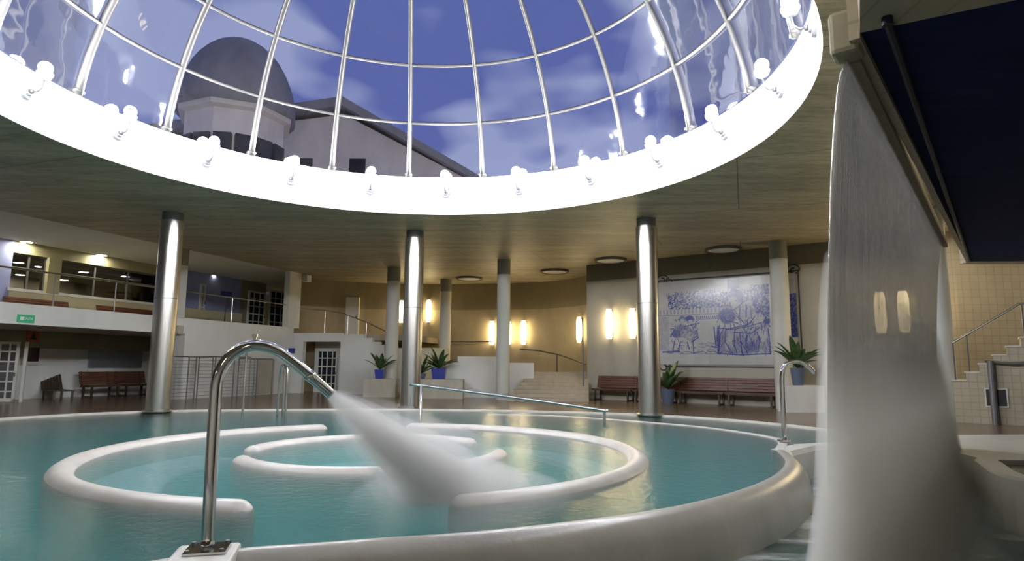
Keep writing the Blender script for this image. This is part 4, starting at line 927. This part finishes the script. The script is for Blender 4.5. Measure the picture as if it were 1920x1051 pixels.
for (dx, dy, rx, ry, rz_, dn) in ((.1, .1, .75, .9, .32, .8), (.15, -.2, 1.1, 1.5, .22, .35)):
    b = B(); bmesh.ops.create_icosphere(b, subdivisions=4, radius=1, matrix=Matrix.Translation((land.x+dx, land.y+dy, WZ)) @ Matrix.Diagonal((rx, ry, rz_, 1)))
    for v in b.verts:
        if v.co.z < WZ+.005: v.co.z = WZ+.005
    o = obj('splash_mist', b, vol('splash', dn), jet, smooth=True, loc=-n0); o['kind'] = 'stuff'
# ================================================================= WATERFALL + CANOPY
LZ = 3.16; A0 = onz(1592, 108, LZ); A1 = onz(1770, 462, LZ)
ld = (A1-A0).normalized(); ln = Vector((-ld.y, ld.x, 0)); Lw = (A1-A0).length
fall = thing('waterfall', 'wide curtain of water falling from the canopy edge at right', 'waterfall', A0)
def sheet(off, mt, name, z1=LWZ+.01, throw=.30, nu=60, nv=40, amp=.012, s0_=0., s1_=1.):
    b = B(); g = []
    for i in range(nu+1):
        u = s0_+(s1_-s0_)*i/nu; row = []
        ph = amp*math.sin(u*60)+amp*.7*math.sin(u*151+1)
        for j in range(nv+1):
            f = j/nv; z = LZ+(z1-LZ)*f; t_ = throw*math.sqrt(f)+off*f+ph*f
            shr = -ld*(Lw*(u-.5))*.02*f
            row.append(b.verts.new(ld*Lw*u+ln*t_+shr+Vector((0, 0, z-LZ))))
        g.append(row)
    for i in range(nu):
        for j in range(nv): b.faces.new((g[i][j], g[i+1][j], g[i+1][j+1], g[i][j+1]))
    o = obj(name, b, mt, fall, smooth=True); so = o.modifiers.new('thick', 'SOLIDIFY'); so.thickness = .012; return o
def fallmat():
    M = bpy.data.materials.new('falling_water'); M.use_nodes = True; nt = M.node_tree; nt.nodes.clear()
    o = N(M, 'ShaderNodeOutputMaterial'); tr = N(M, 'ShaderNodeBsdfTransparent'); gl = N(M, 'ShaderNodeBsdfGlossy'); df = N(M, 'ShaderNodeBsdfDiffuse'); tl = N(M, 'ShaderNodeBsdfTranslucent')
    gl.inputs['Roughness'].default_value = .2; gl.inputs['Color'].default_value = (.95, .92, .86, 1); df.inputs[0].default_value = (.62, .62, .60, 1); tl.inputs[0].default_value = (.62, .62, .60, 1)
    # streaks vary along the lip only
    g = N(M, 'ShaderNodeNewGeometry'); mp = N(M, 'ShaderNodeMapping'); mp.inputs['Scale'].default_value = (14, 14, .12); L(M, g.outputs['Position'], mp.inputs['Vector'])
    n = noise(M, mp.outputs[0], 2., 5, .7)
    bmp = N(M, 'ShaderNodeBump'); bmp.inputs['Strength'].default_value = 1.; bmp.inputs['Distance'].default_value = .035; L(M, n, bmp.inputs['Height']); L(M, bmp.outputs[0], gl.inputs['Normal'])
    m1 = N(M, 'ShaderNodeMixShader'); m1.inputs[0].default_value = .5; L(M, df.outputs[0], m1.inputs[1]); L(M, tl.outputs[0], m1.inputs[2])
    m2 = N(M, 'ShaderNodeMixShader'); m2.inputs[0].default_value = .75; L(M, m1.outputs[0], m2.inputs[1]); L(M, gl.outputs[0], m2.inputs[2])
    m3 = N(M, 'ShaderNodeMixShader'); r = N(M, 'ShaderNodeMapRange'); r.inputs[1].default_value = .3; r.inputs[2].default_value = .7; r.inputs[3].default_value = .70; r.inputs[4].default_value = .95; L(M, n, r.inputs[0]); zz_ = N(M, 'ShaderNodeSeparateXYZ'); L(M, g.outputs['Position'], zz_.inputs[0]); r2 = N(M, 'ShaderNodeMapRange'); r2.interpolation_type = 'SMOOTHSTEP'; r2.inputs[1].default_value = .35; r2.inputs[2].default_value = 1.6; L(M, zz_.outputs[2], r2.inputs[0]); L(M, math_(M, 'MULTIPLY', r.outputs[0], r2.outputs[0]), m3.inputs[0])
    L(M, tr.outputs[0], m3.inputs[1]); L(M, m2.outputs[0], m3.inputs[2]); L(M, m3.outputs[0], o.inputs[0]); return M
sheet(0., fallmat(), 'water_sheet')
mb = A0+ld*Lw*.5+ln*.32
def mist(wn, wf, h, dn, u0=-.01, u1=1.02, side=0., nm='splash_mist', tp=.05):
    b = B(); nu = 40; nk = 20; rings = []
    for i in range(nu+1):
        f = .5-.5*math.cos(PI*i/nu); u = u0+(u1-u0)*f; e = min(f, 1-f)/tp; k_ = math.sqrt(max(.0, 1-(1-min(1, e))**2))*.98+.02
        wd = (wn+(wf-wn)*f)*k_; hh = h*(.35+.65*k_); c0 = ld*Lw*u+ln*(.24+side*(wn+(wf-wn)*f)); z0 = LWZ+.01-LZ; ring = []
        for k in range(nk+1):
            a = PI*k/nk; ring.append(b.verts.new(c0+ln*(wd*math.cos(a)*(1.-.35*math.sin(a)))+Vector((0, 0, z0+hh*math.sin(a)))))
        rings.append(ring)
    for p_, q_ in zip(rings, rings[1:]):
        for k in range(nk): b.faces.new((p_[k], q_[k], q_[k+1], p_[k+1]))
        b.faces.new((p_[0], p_[-1], q_[-1], q_[0]))
    b.faces.new(rings[0]); b.faces.new(rings[-1][::-1])
    o = obj(nm, b, vol('fall_mist', dn, absorb=(.88, .86, .78)), fall, smooth=False); o['kind'] = 'stuff'
mist(.17, .30, 2.55, .8); mist(.22, .32, 2.0, 1.5); mist(.30, .34, 1.3, 2.0); mist(.40, .55, .8, 1.0); mist(.55, 1.3, .35, .5, -.03, 1.04)
# canopy: top slab with navy underside, tiled fascias
cz0 = 3.22; q1 = onz(1612, 62, cz0); q2 = onz(1905, 0, cz0); q3 = onz(1820, 490, cz0); q4 = onz(1925, 490, cz0)
dirn = (q2-q1).normalized(); q2f = q1+dirn*7; far = (q4-q3).normalized(); q4f = q3+far*9
can = thing('canopy', 'tan tiled canopy with a dark navy underside over the right side', 'canopy', (q1.x, q1.y, cz0))
og = Vector((q1.x, q1.y, cz0))
b = B(); poly = [q1, q2f, q4f, q3]; cen = sum(poly, Vector())/4
prism(b, [(p.x, p.y) for p in poly], cz0+.02, cz0+.06); obj('underside_panel', b, m_navy, can, loc=-og)
def strip(a, c_, inw, w_, z0, z1, mt, nm):
    a, c_ = Vector(a), Vector(c_); d = (c_-a).normalized(); nn = Vector((-d.y, d.x, 0))
    if nn.dot(cen-a) > 0: nn = -nn
    b = B(); prism(b, [(p.x, p.y) for p in (a-nn*inw, c_-nn*inw, c_+nn*w_, a+nn*w_)], z0, z1); obj(nm, b, mt, can, loc=-og)
strip(q1-(q2-q1).normalized()*.0, q2f, 0.0, .5, cz0-.0, cz0+1.7, m_tan, 'front_fascia')
side = (q3-q1).normalized()
strip(q1-side*.0, q3, .0, .06, cz0-.03, cz0+1.7, m_tan, 'water_trough')
strip(q3, q4f, 0, .3, cz0-.0, cz0+1.7, m_tan, 'rear_fascia')
b = B(); bA = onz(1664, 42, cz0-.03); bB = onz(1817, 488, cz0-.03); cyl(b, bA, bB, .024, seg=8); cyl(b, bA+Vector((0, 0, -.02)), bA+Vector((0, 0, .2)), .03); obj('dark_bar', b, m_beamd, can, loc=-og)
# spout end block
sp0 = A0+Vector((0, 0, .02)); b = B(); T = Matrix.Translation(A0) @ Matrix.Rotation(math.atan2(ld.y, ld.x), 4, 'Z'); bx(b, -.12, .08, -.08, .09, -.01, .27, T, .03); o = obj('spout_end', b, m_spout); tag(o, 'rounded stone end block of the waterfall spout', 'spout')
b = B(); bx(b, .08, Lw, -.05, .02, -.01, .10, T); tag(obj('spout_lip', b, m_spout), 'long stone lip the waterfall runs over along the canopy edge', 'spout')
# ================================================================= RIGHT STAIRS
SP = Plane((10.6, 15.3), (.794, -.608))
def sh(px, py): return SP.hit(px, py)
stp = [(1786, 714), (1799, 714), (1799, 698), (1822, 698), (1822, 685), (1849, 684)]
prof = [sh(*p) for p in stp]
run = (prof[5][0]-prof[1][0])/2; rise = prof[3][1]-prof[1][1]
prof2 = []; a, z = prof[0]
st = thing('side_stairs', 'tan stairs with stepped side climbing to the right edge', 'stairs', SP.at(a, 0, 0)); og2 = SP.at(a, 0, 0)
rise = .20; run = .27; z = sh(1790, 714)[1]
poly = [(a, 0), (a, z)]; aa, zz = a, z
for k in range(9): poly += [(aa+run, zz), (aa+run, zz+rise)]; aa += run; zz += rise
poly += [(aa+3, zz), (aa+3, 0)]
b = B(); vprism(b, SP, poly, 0, 1.5); obj('stair_body', b, m_tan2, st, loc=-og2)
b = B(); aa, zz = a, z
for k in range(10): vbox(b, SP, aa-.03, aa+run+.0, -.03, 1.5, zz-.0, zz+.03); aa += run; zz += rise
obj('treads', b, m_curb, st, loc=-og2)
t = thing('stair_handrail', 'brown metal handrail climbing beside the right stairs', 'handrail', og2)
h0 = SP.hit(1786, 642); h1 = SP.hit(1912, 569); h2 = SP.hit(1990, 566)
b = B(); tube(b, [SP.at(h0[0], .02, h0[1]), SP.at(h1[0], .02, h1[1]), SP.at(h2[0], .02, h1[1])], .03, 10); obj('top_rail', b, m_rail, t, loc=-og2)
for px, yt, yb in ((1786, 642, 714), (1812, 630, 700), (1915, 570, 640)):
    b = B(); c0 = SP.hit(px, yt); c1 = SP.hit(px, yb); cyl(b, SP.at(c0[0], .02, c1[1]), SP.at(c0[0], .02, c0[1]), .018, seg=8); obj('post', b, m_iron, t, loc=-og2)
b = B(); c0 = SP.hit(1857, 676); cyl(b, SP.at(c0[0], -.12, 0), SP.at(c0[0], -.12, c0[1]), .07, seg=12); c1 = SP.hit(1990, 680); o = obj('drain_pipe', b, m_iron); tag(o, 'grey vertical pipe in front of the right stairs', 'pipe')
b = B(); tube(b, spline([SP.at(c0[0]-.1, -.12, c0[1]), SP.at(c0[0]+.4, -.12, c0[1]-.06), SP.at(c0[0]+.9, -.12, c0[1]-.02), SP.at(c0[0]+2, -.12, c0[1])], 4), .035, 8); tag(obj('cable_pipe', b, m_iron), 'sagging horizontal pipe on the right stair wall', 'pipe')
t = thing('wall_grille', 'small dark square grille in the right stair wall', 'grille', og2); g0 = SP.hit(1851, 760); g1 = SP.hit(1886, 730)
b = B(); vbox(b, SP, g0[0], g1[0], -.03, 0, g0[1], g1[1]); obj('panel', b, m_black, t, loc=-og2)
b = B()
for (x0, x1, z0, z1) in ((g0[0]-.03, g0[0], g0[1]-.03, g1[1]+.03), (g1[0], g1[0]+.03, g0[1]-.03, g1[1]+.03), (g0[0], g1[0], g0[1]-.03, g0[1]), (g0[0], g1[0], g1[1], g1[1]+.03)): vbox(b, SP, x0, x1, -.04, 0, z0, z1)
obj('frame', b, m_curb, t, loc=-og2)
# ================================================================= OUTSIDE
YB = 48.
m_bstone = plaster('outside_stone', (.62, .52, .40), (.80, .70, .55), .4)
m_broof = plaster('outside_roof', (.22, .20, .18), (.34, .31, .27), .5)
tw = thing('domed_tower', 'old stone tower with a rounded roof seen through the glass dome', 'tower')
YT = YB-9
c_l = ony(345, 150, YT).x; c_r = ony(552, 150, YT).x; cx_ = (c_l+c_r)/2; rad = (c_r-c_l)/2
zs_ = ony(450, 180, YT-rad).z; ztop = ony(450, 78, YT).z
b = B(); lathe(b, [(rad*.86, 0), (rad*.86, zs_-.4), (rad*.98, zs_-.3), (rad*.98, zs_)], 8, cx_, YT); obj('drum', b, m_bstone, tw)
b = B(); lathe(b, [(rad*math.cos(k*PI/2/10)+.01, zs_+(ztop-zs_)*math.sin(k*PI/2/10)) for k in range(11)], 24, cx_, YT); obj('roof', b, m_broof, tw, smooth=True)
for k in range(8):
    a = -PI/2+(k-3.5)*PI/8*1.0; b = B(); T = Matrix.Translation((cx_+rad*.84*math.cos(a), YT+rad*.84*math.sin(a), zs_-3.4)) @ Matrix.Rotation(a, 4, 'Z'); bx(b, -.2, .2, -.5, .5, -1.4, 1.4, T); obj('window', b, m_black, tw)
hs = thing('gabled_building', 'old stone building with a sloping dark roof seen through the glass dome', 'building')
g1_ = ony(330, 240, YB); g2_ = ony(690, 172, YB+1); g3_ = ony(900, 335, YB+1)
zr = ony(650, 185, YB-2.8).z-.5
b = B(); xl = ony(330, 300, YB).x; xm = ony(655, 300, YB).x; xr_ = ony(890, 300, YB).x; zl_ = ony(330, 235, YB-2.8).z; zr_ = ony(880, 335, YB-2.8).z
vprism(b, Plane((0, YB-2), (1, 0)), [(xl, 0), (xr_, 0), (xr_, zr_), (xm, zr-.4), (xl, zl_-.6)], 0, 6); obj('wall', b, m_bstone, hs)
b = B(); rf = [(xl-.8, zl_-.6), (xm, zr), (xr_+1, zr_-.5), (xr_+1, zr_), (xm, zr+.7), (xl-.8, zl_+.1)]; vprism(b, Plane((0, YB-2.8), (1, 0)), rf, 0, 8); obj('roof', b, m_broof, hs)
for k in range(5):
    x = xl+(xr_-xl)*(.12+.17*k); zz = 15.5-(1.6 if k > 3 else 0); b = B(); bx(b, x-.6, x+.6, YB-2.1, YB-1.9, zz-1.5, zz+1.0); obj('window', b, m_black, hs)
# ================================================================= WORLD
W = bpy.data.worlds.new('World'); SC.world = W; W.use_nodes = True; nt = W.node_tree; bg = nt.nodes['Background']
tc_ = nt.nodes.new('ShaderNodeTexCoord'); mp = nt.nodes.new('ShaderNodeMapping'); mp.inputs['Scale'].default_value = (1, 1, 2.2); nz = nt.nodes.new('ShaderNodeTexNoise'); nz.inputs['Scale'].default_value = 2.6; nz.inputs['Detail'].default_value = 3
rp = nt.nodes.new('ShaderNodeValToRGB'); rp.color_ramp.elements[0].position = .50; rp.color_ramp.elements[0].color = (.105, .135, .38, 1); rp.color_ramp.elements[1].position = .56; rp.color_ramp.elements[1].color = (.30, .34, .56, 1)
nt.links.new(tc_.outputs['Generated'], mp.inputs[0]); nt.links.new(mp.outputs[0], nz.inputs['Vector']); nt.links.new(nz.outputs['Fac'], rp.inputs[0]); nt.links.new(rp.outputs[0], bg.inputs[0]); bg.inputs[1].default_value = .68
SC.view_settings.view_transform = 'Standard'; SC.view_settings.look = 'None'; SC.view_settings.gamma = 1; SC.view_settings.use_curve_mapping = False
SC.view_settings.exposure = .58
SC.cycles.transparent_max_bounces = 24; SC.cycles.max_bounces = 8; SC.cycles.volume_bounces = 2; SC.cycles.caustics_reflective = False; SC.cycles.caustics_refractive = False
SC.cycles.sample_clamp_indirect = 4
